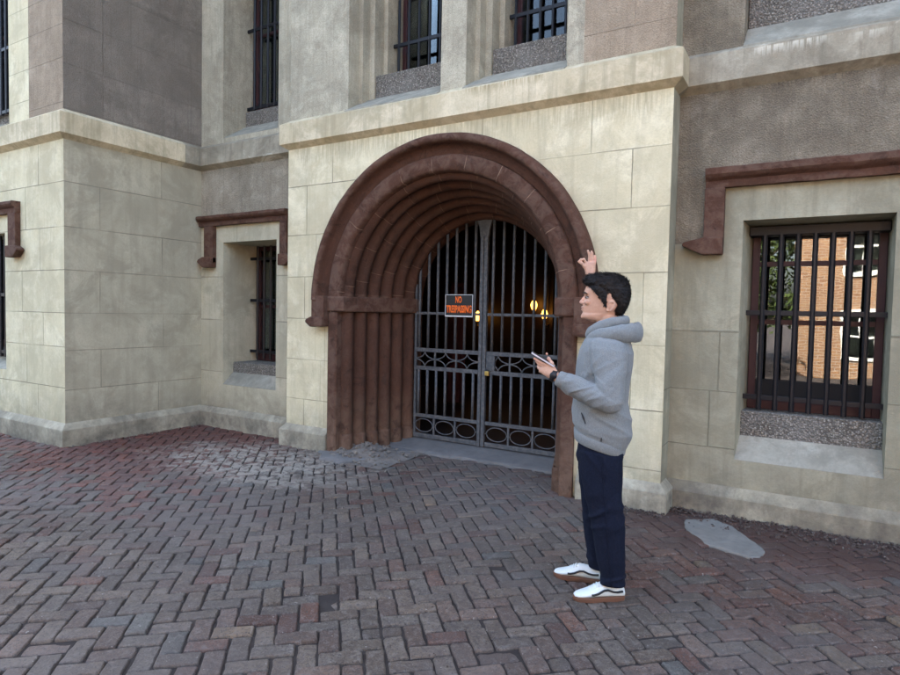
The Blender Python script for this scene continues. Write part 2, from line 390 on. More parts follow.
def wall(name, mat, parent, P, u0, u1, z0, z1, rows=(), joints=None, holes=(), du=1.05, polys=None, fix_u=None):
    """a wall sheet: P(u, z) gives the world point; rows = z of the bed joints; joints[row] = u of the upright joints; holes = (u0,u1,z0,z1)"""
    bm = bmesh.new()
    if polys is None:
        us = sorted({u0, u1, *[h[0] for h in holes if u0 < h[0] < u1], *[h[1] for h in holes if u0 < h[1] < u1]})
        zs = sorted({z0, z1, *[h[2] for h in holes if z0 < h[2] < z1], *[h[3] for h in holes if z0 < h[3] < z1]})
        polys = []
        for a, b in zip(us, us[1:]):
            for c, d in zip(zs, zs[1:]):
                m_ = ((a + b) / 2, (c + d) / 2)
                if any(h[0] < m_[0] < h[1] and h[2] < m_[1] < h[3] for h in holes): continue
                polys.append([(a, c), (b, c), (b, d), (a, d)])
    for pl in polys:
        bm.faces.new([bm.verts.new((x, z, 0)) for x, z in pl])
    rows = sorted(rows)
    for r in rows:
        bmesh.ops.bisect_plane(bm, geom=bm.verts[:] + bm.edges[:] + bm.faces[:], plane_co=(0, r, 0), plane_no=(0, 1, 0), dist=1e-6)
    def rowof(z):
        return sum(1 for r in rows if z > r)
    jt = {}
    for i in range(len(rows) + 1):
        if joints is not None and i in joints: jt[i] = sorted(joints[i])
        else:
            off = (0.5 * du if i % 2 else 0.0) + 0.13 * du * ((i * 7) % 3)
            jt[i] = [u0 + off + du * k for k in range(-1, int((u1 - u0) / du) + 3)]
        for j in jt[i]:
            fs = [f for f in bm.faces if rowof(f.calc_center_median().y) == i]
            if not fs: continue
            g = list({v for f in fs for v in f.verts} | {e for f in fs for e in f.edges}) + fs
            bmesh.ops.bisect_plane(bm, geom=g, plane_co=(j, 0, 0), plane_no=(1, 0, 0), dist=1e-6)
    uvl = bm.loops.layers.uv.new('UVMap')
    rb = [z0 - 5 if not rows else rows[0] - 0.48] + rows + [rows[-1] + 0.48 if rows else z1 + 5]
    if rows and z1 > rb[-1]: rb[-1] = z1 + 0.1
    for f in bm.faces:
        c = f.calc_center_median(); i = rowof(c.y); js = jt[i]
        k = sum(1 for j in js if c.x > j)
        lo = js[k - 1] if k > 0 else c.x - 5; hi = js[k] if k < len(js) else c.x + 5
        for l in f.loops:
            x, z = l.vert.co.x, l.vert.co.y
            if k > 0 and k < len(js): u = (x - lo) / (hi - lo)
            elif k > 0: u = min(0.9, 0.0 + (x - lo))
            elif js: u = max(0.1, 1.0 - (hi - x))
            else: u = 0.5
            l[uvl].uv = (k + 3 + min(max(u, 0), 1) * 0.9999, i + 3 + (z - rb[i]) / (rb[i + 1] - rb[i]) * 0.9999 if rows else 3.5)
    for v in bm.verts: v.co = P(v.co.x, v.co.y)
    bmesh.ops.recalc_face_normals(bm, faces=bm.faces)
    me = bpy.data.meshes.new(name); bm.to_mesh(me); bm.free()
    return link(name, me, mat, parent)

# ------------------------------------------------------------------ the stone building
YP, YR, YW = 5.12, 5.378, 3.618           # porch front, recessed walls, wing front
XW, XL, XR = -7.16, -5.271, -1.031        # wing side, porch left and right corners
ZL, ZT = 3.415, 3.76                      # ledge underside and top
XC, ZS = -3.19, 1.70                      # arch centre and springing
RV, RI = 1.42, 0.93                       # voussoir outside, inner arch radius
YG = 6.06                                 # gate plane
TOP = 10.0
bld = thing('stone_building', 'old cream and brown stucco stone building with barred windows and a deep arched doorway', 'building', (-3.2, 5.12, 0))
front = lambda Y: (lambda u, z: Vector((u, Y, z)))
side = lambda X: (lambda u, z: Vector((X, u, z)))

# wing, lower storey
rw = [0.633, 1.078, 1.499, 1.98, 2.46, 2.955]
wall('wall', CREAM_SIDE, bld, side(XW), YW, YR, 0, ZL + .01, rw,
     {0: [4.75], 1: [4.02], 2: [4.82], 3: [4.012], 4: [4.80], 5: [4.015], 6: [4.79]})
WLOW = (-9.62, -8.51, 0.78, 2.45)
wall('wall', CREAM, bld, front(YW), -14, XW, 0, ZL + .01, [0.66, 1.12, 1.50, 1.98, 2.46, 2.955],
     {0: [-8.9, -7.75], 1: [-8.0], 2: [-7.62], 3: [-8.1], 4: [-7.68], 5: [-9.6, -8.0], 6: [-9.2, -7.7]}, [WLOW])
# recess and right wall, lower storey: smooth below the hood, rough render above it
RLW = (-6.716, -5.73, 0.575, 2.447)
wall('wall', RECESS, bld, front(YR), XW, XL, 0, 2.78, [0.741, 1.434, 2.0], {0: [-6.3], 1: [], 2: [], 3: [-6.45]}, [RLW])
wall('wall', RECGREY, bld, front(YR), XW, XL, 2.78, ZL + .01)
RRW = (-0.52, 0.472, 0.45, 2.37)
rr = [0.533, 0.997, 1.48]
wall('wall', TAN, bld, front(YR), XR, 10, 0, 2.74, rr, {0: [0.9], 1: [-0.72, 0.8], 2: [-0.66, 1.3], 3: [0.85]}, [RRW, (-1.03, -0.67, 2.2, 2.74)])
wall('wall', GREYR, bld, front(YR), XR, 10, 2.74, ZL + .01)
wall('wall', GREYR, bld, front(YR), XR, -0.67, 2.2, 2.74)
# porch front with the arch hole
def arch_polys(x0, x1, z1, R, lo, hi, n=28):
    """porch sheet between angles lo..hi around the arch, as quads from the circle out to the frame"""
    out = []
    def rim(a):
        c, s = math.cos(a), math.sin(a)
        ts = []
        if c > 1e-6: ts.append((x1 - XC) / c)
        if c < -1e-6: ts.append((x0 - XC) / c)
        if s > 1e-6: ts.append((z1 - ZS) / s)
        tt = min(ts); return (XC + c * tt, ZS + s * tt)
    corner = [math.atan2(z1 - ZS, x1 - XC), math.atan2(z1 - ZS, x0 - XC)]
    an = sorted({lo + (hi - lo) * i / n for i in range(n + 1)} | {c for c in corner if lo < c < hi})
    for a, b in zip(an, an[1:]):
        out.append([(XC + R * math.cos(a), ZS + R * math.sin(a)), rim(a), rim(b), (XC + R * math.cos(b), ZS + R * math.sin(b))])
    return out
RH = 1.50
zt = ZL + .01
right_p = arch_polys(XL, XR, zt, RH, 0, PI / 2) + [[(XC + RH, 0), (XR, 0), (XR, ZS), (XC + RH, ZS)]]
left_p = arch_polys(XL, XR, zt, RH, PI / 2, PI) + [[(XL, 0), (XC - RH, 0), (XC - RH, ZS), (XL, ZS)]]
wall('wall', CREAM, bld, front(YP), XC, XR, 0, zt, [0.33, 0.82, 1.356, 1.953, 2.487, 2.972],
     {0: [], 1: [-1.45], 2: [-1.3], 3: [-1.219], 4: [], 5: [-1.341], 6: [-1.694, -2.75]}, polys=right_p)
wall('wall', CREAM, bld, front(YP), XL, XC, 0, zt, [0.565, 1.022, 1.488, 1.963, 2.437, 2.988],
     {0: [-5.0], 1: [-4.75], 2: [-4.83], 3: [-5.0], 4: [-4.83], 5: [-4.98], 6: [-4.6, -3.75]}, polys=left_p)
# brown jamb flank below the springing hides the wall edge, narrow cream strips flank it
wall('wall', CREAM, bld, front(YP + .002), XC - RH, XC - RV + .01, 0, ZS, [0.565, 1.022, 1.488], {0: [], 1: [], 2: [], 3: []})
wall('wall', CREAM, bld, front(YP + .002), XC + RV - .01, XC + RH, 0, ZS, [0.33, 0.82, 1.356], {0: [], 1: [], 2: [], 3: []})
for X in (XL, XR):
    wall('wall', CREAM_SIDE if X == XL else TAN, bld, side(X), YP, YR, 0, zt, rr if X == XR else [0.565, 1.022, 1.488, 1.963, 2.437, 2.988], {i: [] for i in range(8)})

# string-course ledge and plinth, mitred round every corner
lprof = [(0, ZL), (0.075, 3.466), (0.075, 3.69), (-0.03, ZT), (-0.05, ZT - .05), (-0.03, ZL)]
sweep([(-14, YW), (XW, YW), (XW, YR - .3)], lprof, 'ledge', LEDGE, bld)
sweep([(XW, YR - .3), (XW, YR), (XL, YR), (XL, YR - .08)], lprof, 'ledge', GREYLEDGE, bld)
sweep([(XL, YR - .08), (XL, YP), (XR, YP), (XR, YR - .08)], lprof, 'ledge', LEDGE, bld)
sweep([(XR, YR - .08), (XR, YR), (10, YR)], lprof, 'ledge', GREYLEDGE, bld)
pprof = [(-.02, 0.29), (0.0, 0.262), (0.055, 0.20), (0.06, 0.19), (0.06, -0.15), (-.02, -0.15)]
sweep([(-14, YW), (XW, YW), (XW, YR), (XL, YR), (XL, YP), (XC - RV - .005, YP)], pprof, 'plinth', PLINTH, bld)
sweep([(XC + RV + .04, YP), (XR, YP), (XR, YR - .05)], [(o, z - .03) for o, z in pprof], 'plinth', PLINTH, bld)
sweep([(XR - .01, YR), (10, YR)], [(-.02, 0.26), (0, 0.225), (0.055, 0.155), (0.06, 0.145), (0.06, -.15), (-.02, -.15)], 'plinth', PLINTHR, bld)

# upper storey
UPW = (-9.5, -8.37, ZT, 6.2)
wall('wall', PURPLE, bld, side(XW), YW, YR, ZT - .03, TOP, [5.2], {0: [4.05], 1: []})
wall('wall', CREAM, bld, front(YW + .0), -8.37, -7.9, ZT - .03, TOP, [3.95, 4.3, 4.66, 5.0, 5.4], {i: [] for i in range(8)})
wall('wall', PINK, bld, front(YW), -7.9, XW, ZT - .03, TOP, [4.3, 4.66, 5.0, 5.4], {i: [] for i in range(8)})
wall('wall', PINK, bld, front(YW), -14, -8.37, ZT - .03, TOP, [], {}, [(-9.5, -8.3, ZT - .04, 6.2)])
RUW = (-6.73, -5.72, 3.80, 6.2)
wall('wall', PIER, bld, front(YR), XW, XL, ZT - .03, TOP, [], {}, [RUW])
for X in (XL, XR):
    wall('wall', PIER if X == XL else TAN, bld, side(X), YP + .02, YR, ZT - .03, TOP, [], {})
PW1, PW2 = (-4.41, -3.237, ZT - .05, 6.2), (-2.955, -1.941, ZT - .05, 6.2)
YU = YP + .02
wall('wall', PIER, bld, front(YU), XL, -1.79, ZT - .03, TOP, [], {}, [PW1, PW2])
wall('wall', PINK, bld, front(YU), -1.79, XR, ZT - .03, TOP, [3.98, 4.34, 4.75, 5.2], {0: [], 1: [-1.36], 2: [], 3: [-1.5], 4: []})
RTU = (-0.565, 1.2, ZT - .03, 6.2)
wall('wall', GREYR, bld, front(YR), XR, 10, ZT - .03, TOP, [], {}, [RTU])
# unseen envelope, added to block sun and light leaks: roof, back and flanks
mb = MB(); mb.box(-14.1, 10.1, YW - .1, 16.1, TOP, TOP + .4); mb.build('roof', DARK, bld)
mb = MB(); mb.box(-14.3, -14, YW, 16, 0, TOP); mb.build('wall', GREYR, bld)
mb = MB(); mb.box(10, 10.3, YR, 16, 0, TOP); mb.build('wall', GREYR, bld)
mb = MB(); mb.box(-14, 10, 16, 16.3, 0, TOP); mb.build('wall', GREYR, bld)

# ------------------------------------------------------------------ windows
bar_cache = {}
def bar_mesh(r, h):
    k = (round(r, 4), round(h, 3))
    if k not in bar_cache:
        mb = MB(); mb.tube([(0, 0, 0), (0, 0, h)], r, 8, sq=True)
        bar_cache[k] = mb.mesh('bar'); bar_cache[k].materials.append(IRON_DARK)
    return bar_cache[k]
def grille(xs, y, z0, z1, rails, xa, xb, r=0.019):
    mb = MB()
    mb.box(xa, xb, y - .012, y + .012, rails[0] - .02, rails[0] + .02)
    g = mb.build('window_grille', IRON_DARK, bld, bevel=.003)
    for z in rails[1:]:
        mb = MB(); mb.box(xa, xb, y - .012, y + .012, z - .02, z + .02); mb.build('rail', IRON_DARK, g, bevel=.003)
    for x in xs:
        b = bpy.data.objects.new('bar', bar_mesh(r, z1 - z0)); COL.objects.link(b); b.parent = g
        b.location = (x, y, z0)
    return g
def reveal(mat, outer, ya, inner, yb, sill=None, top=True, nm='window_reveal', left_steps=None):
    x0, x1, z0, z1 = outer; a0, a1, c0, c1 = inner
    mb = MB()
    mb.face([(x0, ya, z0), (a0, yb, c0), (a0, yb, c1), (x0, ya, z1)], [(3.5, 3.5)] * 4)
    mb.face([(x1, ya, z0), (x1, ya, z1), (a1, yb, c1), (a1, yb, c0)], [(3.5, 3.5)] * 4)
    if top: mb.face([(x0, ya, z1), (a0, yb, c1), (a1, yb, c1), (x1, ya, z1)], [(3.5, 3.5)] * 4)
    return mb.build(nm, mat, bld)
def window(x0, x1, y, z0, z1, sashes=(), lo=None, fw=0.06, muntins=(), glass=None):
    """maroon frame, panes and the dark room behind"""
    w = MB()
    for a, b, c, d in ((x0, x0 + fw, z0, z1), (x1 - fw, x1, z0, z1), (x0 + fw, x1 - fw, z1 - fw, z1), (x0 + fw, x1 - fw, z0, z0 + fw * 1.6)):
        w.box(a, b, y, y + .07, c, d)
    fr = w.build('window', FRAME_RED, bld, bevel=.004)
    if sashes or muntins:
        for z in sashes:
            s = MB(); s.box(x0 + fw, x1 - fw, y + .015, y + .055, z - .02, z + .02); s.build('sash_rail', FRAME_RED, fr)
    g = MB(); g.box(x0 + fw, x1 - fw, y + .03, y + .036, z0 + fw * 1.6, z1 - fw); g.build('pane', glass or GLASSD, fr)
    r = MB()
    Y2 = y + 1.6; e = .15
    r.face([(x0 - e, Y2, z0 - e), (x1 + e, Y2, z0 - e), (x1 + e, Y2, z1 + e), (x0 - e, Y2, z1 + e)])
    for X in (x0 - e, x1 + e): r.face([(X, y + .075, z0 - e), (X, Y2, z0 - e), (X, Y2, z1 + e), (X, y + .075, z1 + e)])
    for Z in (z0 - e, z1 + e): r.face([(x0 - e, y + .075, Z), (x1 + e, y + .075, Z), (x1 + e, Y2, Z), (x0 - e, Y2, Z)])
    r.build('room', DARK, bld)
    return fr
def sill(x0, x1, ya, za, yb, zb, name='sill', mat=None):
    mb = MB()
    prof = [(ya, za), (yb, zb), (yb, za - .25), (ya, za - .25)]
    mb.loft([[Vector((x0, a, b)) for a, b in prof], [Vector((x1, a, b)) for a, b in prof]])
    return mb.build(name, mat or SILL, bld)
def pebble(x0, x1, y0, y1, z0, z1):
    mb = MB(); mb.box(x0, x1, y0, y1, z0, z1)
    return mb.build('sill_block', PEBBLE, bld, bevel=.012)

# recess, lower
reveal(RECESS, RLW, YR, (RLW[0], RLW[1], 0.575, 2.447), 5.95)
sill(RLW[0] - .002, RLW[1] + .002, YR + .003, 0.578, 5.54, 0.727)
pebble(RLW[0] + .003, RLW[1] - .003, 5.54, 5.97, 0.5, 0.865)
window(RLW[0] + .005, RLW[1] - .005, 5.95, 0.867, 2.445, (1.62,))
xs = [-6.58 + .127 * i for i in range(7)]
grille(xs, 5.84, 0.90, 2.44, (1.00, 1.70, 2.27), RLW[0] - .04, RLW[1] + .04)
# recess, upper
reveal(PIER, RUW, YR, RUW, 5.90)
sill(RUW[0] - .002, RUW[1] + .002, YR + .003, 3.805, 5.74, 4.04)
pebble(RUW[0] + .003, RUW[1] - .003, 5.74, 5.95, 3.7, 4.24)
window(RUW[0] + .005, RUW[1] - .005, 5.90, 4.242, 6.19, (5.3,))
grille([-6.60 + .127 * i for i in range(7)], 5.78, 4.26, 6.19, (4.287, 5.32), RUW[0] - .03, RUW[1] + .03)
# right, lower
RIN = (-0.475, 0.462, 0.45, 2.345)
reveal(TAN, RRW, YR, RIN, 5.80)
sill(-0.519, 0.471, YR + .003, 0.452, 5.56, 0.625, mat=SILL)
pebble(-0.505, 0.468, 5.56, 5.84, 0.4, 0.83)
window(-0.473, 0.460, 5.76, 0.832, 2.344, (1.565, 2.05), fw=.055, glass=GLASS)
mb = MB(); mb.box(-.473, .460, 5.765, 5.80, 0.925, 1.08); mb.build('window_apron', DARK, bld)
mb = MB(); mb.box(-.49, .464, 5.60, 5.755, 2.27, 2.344); mb.build('window_lintel', IRON_DARK, bld, bevel=.006)
grille([-0.375 + .1185 * i for i in range(7)], 5.62, 0.845, 2.30, (0.945, 1.64), RIN[0] - .02, RIN[1] + .02, r=.0215)
# right, upper
reveal(GREYR, RTU, YR, RTU, 5.95)
sill(RTU[0] - .002, RTU[1] + .002, YR - .035, 3.73, 5.60, 3.955)
pebble(RTU[0] + .003, RTU[1] - .003, 5.60, 5.9, 3.6, 4.30)
window(RTU[0] + .005, RTU[1] - .005, 5.9, 4.302, 6.19, (5.3,))
grille([-0.45 + .127 * i for i in range(13)], 5.75, 4.33, 6.19, (4.36, 5.3), RTU[0] - .03, RTU[1] + .03)
# porch, upper: stepped jambs
for (x0, x1, z0, z1) in (PW1, PW2):
    steps = [(0, YU), (0, 5.316), (.05, 5.316), (.05, 5.433), (.12, 5.433), (.12, 5.60), (.173, 5.60), (.173, 5.90)]
    for sgn, xb in ((1, x0), (-1, x1)):
        mb = MB()
        for (a, ya), (b, yb) in zip(steps, steps[1:]):
            mb.face([(xb + sgn * a, ya, z0), (xb + sgn * b, yb, z0), (xb + sgn * b, yb, z1), (xb + sgn * a, ya, z1)])
        mb.build('window_jamb', PIER, bld)
    mb = MB(); mb.face([(x0, YU, z1), (x1, YU, z1), (x1, 5.95, z1), (x0, 5.95, z1)]); mb.build('window_jamb', PIER, bld)
    a, b = x0 + .173, x1 - .173
    sill(x0 - .001, x1 + .001, YU - .06, ZT - .035, 5.45, 3.945)
    pebble(x0 + .125, x1 - .125, 5.45, 5.78, 3.7, 4.19)
    pebble(a + .002, b - .002, 5.782, 5.93, 3.7, 4.19)
    window(a + .005, b - .005, 5.88, 4.2, 6.19, (5.2,), fw=.05)
    n = 6 if b - a > .75 else 5
    grille([a + (b - a) * (i + .5) / n for i in range(n)], 5.72, 4.22, 6.19, (4.245, 4.60), a - .06, b + .06, r=.016)
# wing
reveal(CREAM, WLOW, YW, WLOW, 4.0)
sill(WLOW[0] - .002, WLOW[1] + .002, YW + .003, 0.785, 3.8, 0.9)
pebble(WLOW[0] + .003, WLOW[1] - .003, 3.8, 4.05, .7, 1.0)
window(WLOW[0] + .005, WLOW[1] - .005, 4.0, 1.002, 2.445, (1.7,))
grille([-9.5 + .127 * i for i in range(8)], 3.72, 0.92, 2.44, (0.98, 1.7), WLOW[0] - .03, WLOW[1] + .03)
UWI = (-9.5, -8.37, 3.7, 6.2)
reveal(PIER, UWI, YW, UWI, 3.98)
sill(-9.5, -8.372, YW - .035, 3.735, 3.76, 3.84)
pebble(-9.497, -8.373, 3.76, 4.0, 3.65, 3.99)
window(-9.495, -8.375, 3.98, 3.992, 6.19, (5.1,))
grille([-9.42 + .127 * i for i in range(9)], 3.72, 3.93, 6.19, (3.96, 4.72), -9.53, -8.34)

# ------------------------------------------------------------------ brownstone window hoods
def hood(x0, x1, zt_, zb_, xd0, xd1, zdrop, y, flare=0.13, right=None, broken=False):
    """label mould: a moulded band with a drop and a flared stop at its left end (and at its right end when 'right' is given)"""
    mb = MB()
    prof = [(0, zb_), (.055, zb_), (.06, zb_ + .055), (.085, zb_ + .075), (.105, zb_ + .10), (.105, zt_ - .008), (.09, zt_), (0, zt_)]
    nn = int((x1 - x0) / .03)
    RR = [[Vector((x0 + (x1 - x0) * i / nn, y - o, z)) for o, z in prof] for i in range(nn + 1)]
    for R in RR:
        for q in R:
            if q.y < y - .01: q += noise.noise_vector(q * 7.0) * .005 + noise.noise_vector(q * 25.0) * .0028
    mb.loft(RR)
    o = mb.build('hood_mould', BROWN, bld)
    def drop(a, b, s):
        d = MB()
        d.box(a, b, y - .062, y - .001, zdrop + .06, zb_ - .001)
        st = MB()
        e = (a - flare) if s < 0 else a
        f = b if s < 0 else (b + flare)
        pts = [(a, zdrop), (b, zdrop), (b if s < 0 else f, zdrop + (.03 if s < 0 else .075)), (b if s < 0 else f - .01, zdrop + .105), (b, zdrop + .14), (a, zdrop + .14), (a if s > 0 else e + .01, zdrop + .105), (a if s > 0 else e, zdrop + .075)]
        cl = []
        for p in pts:
            if not cl or (Vector(p) - Vector(cl[-1])).length > 1e-4: cl.append(p)
        st.loft([[Vector((p[0], y - .095, p[1])) for p in cl], [Vector((p[0], y - .002, p[1])) for p in cl]])
        d.build('label_drop', BROWN, o, bevel=.006)
        st.build('label_stop', BROWN, o, bevel=.012)
    drop(xd0, xd1, -1)
    if right: drop(right[0], right[1], 1)
    return o
hood(XW + .02, -5.50, 2.80, 2.665, -7.03, -6.85, 2.12, YR - .001, .10, right=(-5.62, -5.50))
hood(-0.80, 1.45, 2.79, 2.635, -0.805, -0.655, 2.10, YR - .001, .16, right=(1.3, 1.45))
hood(-10.0, -8.12, 2.80, 2.665, -9.98, -9.8, 2.14, YW - .001, .10, right=(-8.30, -8.12))

# ------------------------------------------------------------------ the arched portal
arch = MB()
def arc_sweep(prof, za, n=96, joints=9, v=0.0, below=None, name='moulding', parent=None, phase=0.0, mat=None, closed=False):
    """prof = (r, y); swept over the half circle, then straight down to z=below on both sides"""
    rings, us = [], []
    if below is not None:
        rings.append([Vector((XC + r, y, below)) for r, y in prof]); us.append(0.5)
        rings.append([Vector((XC + r, y, ZS)) for r, y in prof]); us.append(0.5)
    for i in range(n + 1):
        a = PI * i / n
        rings.append([Vector((XC + r * math.cos(a), y, ZS + r * math.sin(a))) for r, y in prof]); us.append(phase + joints * i / n)
    if below is not None:
        rings.append([Vector((XC - r, y, ZS)) for r, y in prof]); us.append(0.5)
        rings.append([Vector((XC - r, y, below)) for r, y in prof]); us.append(0.5)
    # weather-worn faces: every point wanders a few millimetres
    for R in rings:
        for q in R: q += noise.noise_vector(q * 6.0) * .0035 + noise.noise_vector(q * 22.0) * .0018
    mb = MB()
    mb.loft(rings, cap=closed, closed=closed, uvf=lambda i, j: (us[i], v))
    return mb.build(name, mat or BROWN, parent or bld, smooth=True)
def fillet(pts):
    return pts
portal = arc_sweep([(RV, YP + .05), (RV, YP - .035), (RV - .012, YP - .042), (1.285, YP - .042), (1.262, YP - .02), (1.255, YP + .04)], ZS, joints=11, phase=0.25, name='archway', below=1.72)
def rolls(extra=0.0, jamb=False):
    A, B = Vector((1.275, YP + .02)), Vector((RI + .02, YG + .05))
    d = (B - A); L = d.length; d.normalize(); nrm = Vector((-d.y, d.x))
    if nrm.x > 0: nrm = -nrm
    N = 6; out = []
    for k in range(N):
        pr = []
        s0, s1 = L * k / N, L * (k + 1) / N
        for i in range(15):
            f = i / 14
            h = .088 * math.sin(PI * f) ** 0.62
            # a fillet between the rolls
            p = A + d * (s0 + (s1 - s0) * f) + nrm * (h - .036)
            pr.append((p.x, p.y))
        out.append(pr)
    return out, d, nrm
RL, rd, rn = rolls()
for k, pr in enumerate(RL):
    arc_sweep(pr, ZS, joints=9 + (k % 2), v=k + 1.0, phase=0.37 + .21 * k, name='moulding', parent=portal, below=1.735)
arc_sweep([(RI + .03, YG + .04), (RI, YG + .07), (RI, YG + .16)], ZS, joints=9, v=8.0, name='moulding', parent=portal, below=1.735)
# outer hood over the arch
hp = [(1.422, YP - .004), (1.432, YP - .012), (1.465, YP - .016), (1.497, YP - .032), (1.518, YP - .07), (1.526, YP - .115), (1.545, YP - .135), (1.575, YP - .135), (1.598, YP - .118), (1.612, YP - .09), (1.615, YP - .01)]
hm = arc_sweep(hp, ZS, joints=0, v=10.0, phase=.5, name='arch_hood', below=1.70)
for s in (-1, 1):
    mb = MB()
    xa, xb = XC + s * 1.42, XC + s * 1.60
    mb.box(min(xa, xb), max(xa, xb), YP - .115, YP - .003, 1.49, 1.745)
    mb.build('label_stop', BROWN, hm, bevel=.008)
    mb = MB()
    pts = [(1.42, 1.41), (1.60, 1.40), (1.68, 1.455), (1.66, 1.49), (1.60, 1.515), (1.42, 1.515)]
    mb.loft([[Vector((XC + s * p[0], YP - .14, p[1])) for p in pts], [Vector((XC + s * p[0], YP - .002, p[1])) for p in pts]])
    mb.build('label_stop', BROWN, hm, bevel=.02)
# jambs: cap, rolls, foot
def jamb(s):
    mb = MB()
    # flank pier
    f0 = MB()
    zf = -0.05
    pl = [(RV, YP + .04), (RV, YP - .036), (RV - .015, YP - .045), (1.31, YP - .045), (1.295, YP - .03), (1.295, YP + .06)]
    rings = []
    for z in (zf, 1.57): rings.append([Vector((XC + s * x, y, z)) for x, y in pl])
    f0.loft(rings, cap=False, closed=False, uvf=lambda i, j: (.5, 12.5))
    j = f0.build('jamb', BROWN, bld)
    for k, pr in enumerate(RL):
        m = MB()
        m.loft([[Vector((XC + s * (x + .012), y + .012, z)) for x, y in pr] for z in [zf + (1.57 - zf) * q / 30 for q in range(31)]], cap=False, closed=False, uvf=lambda i, jj: (.5, 13.5 + k))
        for v_ in m.bm.verts: v_.co += noise.noise_vector(v_.co * 6.0) * .004 + noise.noise_vector(v_.co * 22.0) * .002
        m.build('moulding', BROWN, j, smooth=True)
    # foot: stubby blocks standing a little proud
    for k, pr in enumerate(RL):
        m = MB()
        q = [Vector(p) + rn * .012 for p in pr]
        m.loft([[Vector((XC + s * p.x, p.y, z)) for p in q] for z in (zf, .19)] + [[Vector((XC + s * (p.x - rn.x * .014), p.y - rn.y * .014, .215)) for p in q]], cap=False, closed=False, uvf=lambda i, jj: (.5, 23.5 + k))
        m.build('foot_block', BROWN, j, smooth=True)
    # inner return beside the gate
    m = MB()
    m.box(*sorted((XC + s * (RI), XC + s * (RI + .25))), YG + .05, YG + .16, zf, 1.745)
    m.build('inner_jamb', BROWN, j)
    # cap band running along the splay
    A = Vector((1.275, YP + .02)); L = (Vector((RI + .02, YG + .05)) - A).length
    P0 = A + rn * .075 - rd * .02; P1 = A + rd * (L + .0) + rn * .075
    plan = [(RV - .004, YP + .03), (RV - .004, YP - .062), (1.30, YP - .062), (P0.x, P0.y), (P1.x, P1.y), (P1.x + .02, P1.y + .03), (P1.x + .25, P1.y + .03), (1.25, YP + .1)]
    m = MB()
    def ring(z, o): 
        return [Vector((XC + s * (x + o * (.3 if i > 2 else 0)), y + (o * .6 if i > 0 and i < 6 else 0), z)) for i, (x, y) in enumerate(plan)]
    m.loft([ring(1.575, 0.018), ring(1.59, 0.0), ring(1.728, 0.0), ring(1.742, .012)])
    m.build('cap', BROWN, j)
    return j
for s in (-1, 1): jamb(s)

# hall behind the gate
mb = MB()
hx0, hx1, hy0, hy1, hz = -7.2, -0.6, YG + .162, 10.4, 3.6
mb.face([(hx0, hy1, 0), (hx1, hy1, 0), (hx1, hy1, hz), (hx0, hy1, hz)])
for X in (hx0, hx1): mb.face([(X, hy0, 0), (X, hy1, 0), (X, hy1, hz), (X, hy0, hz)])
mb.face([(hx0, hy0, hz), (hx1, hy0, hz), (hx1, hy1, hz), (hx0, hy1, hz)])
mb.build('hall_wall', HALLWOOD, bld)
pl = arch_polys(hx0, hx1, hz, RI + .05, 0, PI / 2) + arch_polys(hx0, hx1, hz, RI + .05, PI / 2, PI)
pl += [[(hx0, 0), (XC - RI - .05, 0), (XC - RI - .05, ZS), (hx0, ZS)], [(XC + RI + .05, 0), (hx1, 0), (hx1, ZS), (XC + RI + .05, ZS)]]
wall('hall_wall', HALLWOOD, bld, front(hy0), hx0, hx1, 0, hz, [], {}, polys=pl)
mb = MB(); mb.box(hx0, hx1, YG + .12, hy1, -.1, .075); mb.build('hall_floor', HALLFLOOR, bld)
# wooden door panels at the back of the hall
mb = MB()
for i in range(3):
    x = -4.6 + i * .62
    mb.box(x, x + .56, hy1 - .06, hy1 - .005, .08, 2.5)
    mb.box(x + .08, x + .48, hy1 - .08, hy1 - .06, .3, 1.1); mb.box(x + .08, x + .48, hy1 - .08, hy1 - .06, 1.3, 2.3)
mb.build('hall_door', HALLWOOD, bld, bevel=.006)

def lamp(px, y, pz, label, s=1.0):
    o = thing('wall_lamp', label, 'lamp', (px, y, pz - .15), 'lit lamps in the dark hall')
    mb = MB()
    mb.box(px - .05, px + .05, hy1 - .03, hy1 - .001, pz - .22, pz + .02)
    mb.tube([(px, hy1 - .03, pz - .16), (px, (y + hy1) / 2, pz - .2), (px, y, pz - .17), (px, y, pz - .1)], .012, 8)
    mb.tube([(px, y, pz - .11), (px, y, pz - .085)], .04, 10)
    mb.build('bracket', BRASS, o)
    mb = MB()
    mb.tube([(px, y, pz - .085), (px, y, pz - .05), (px, y, pz), (px, y, pz + .05), (px, y, pz + .10)], [.03 * s, .05 * s, .062 * s, .045 * s, .012 * s], 12)
    mb.build('bulb', BULB, o, smooth=True)
hk = 10.15 / 9.0
lamp(-4.821 * hk - .03, 10.15, 1.6 + (1.53 - 1.6) * hk, 'glowing wall lamp seen through the gate just left of its centre post')
lamp(-3.837 * hk, 10.15, 1.6 + (1.731 - 1.6) * hk, 'glowing wall lamp with tall flame bulb, higher of the pair behind the right gate leaf')
lamp(-3.655 * hk, 10.15, 1.6 + (1.591 - 1.6) * hk, 'glowing wall lamp, lower and rounder of the pair behind the right gate leaf', .95)
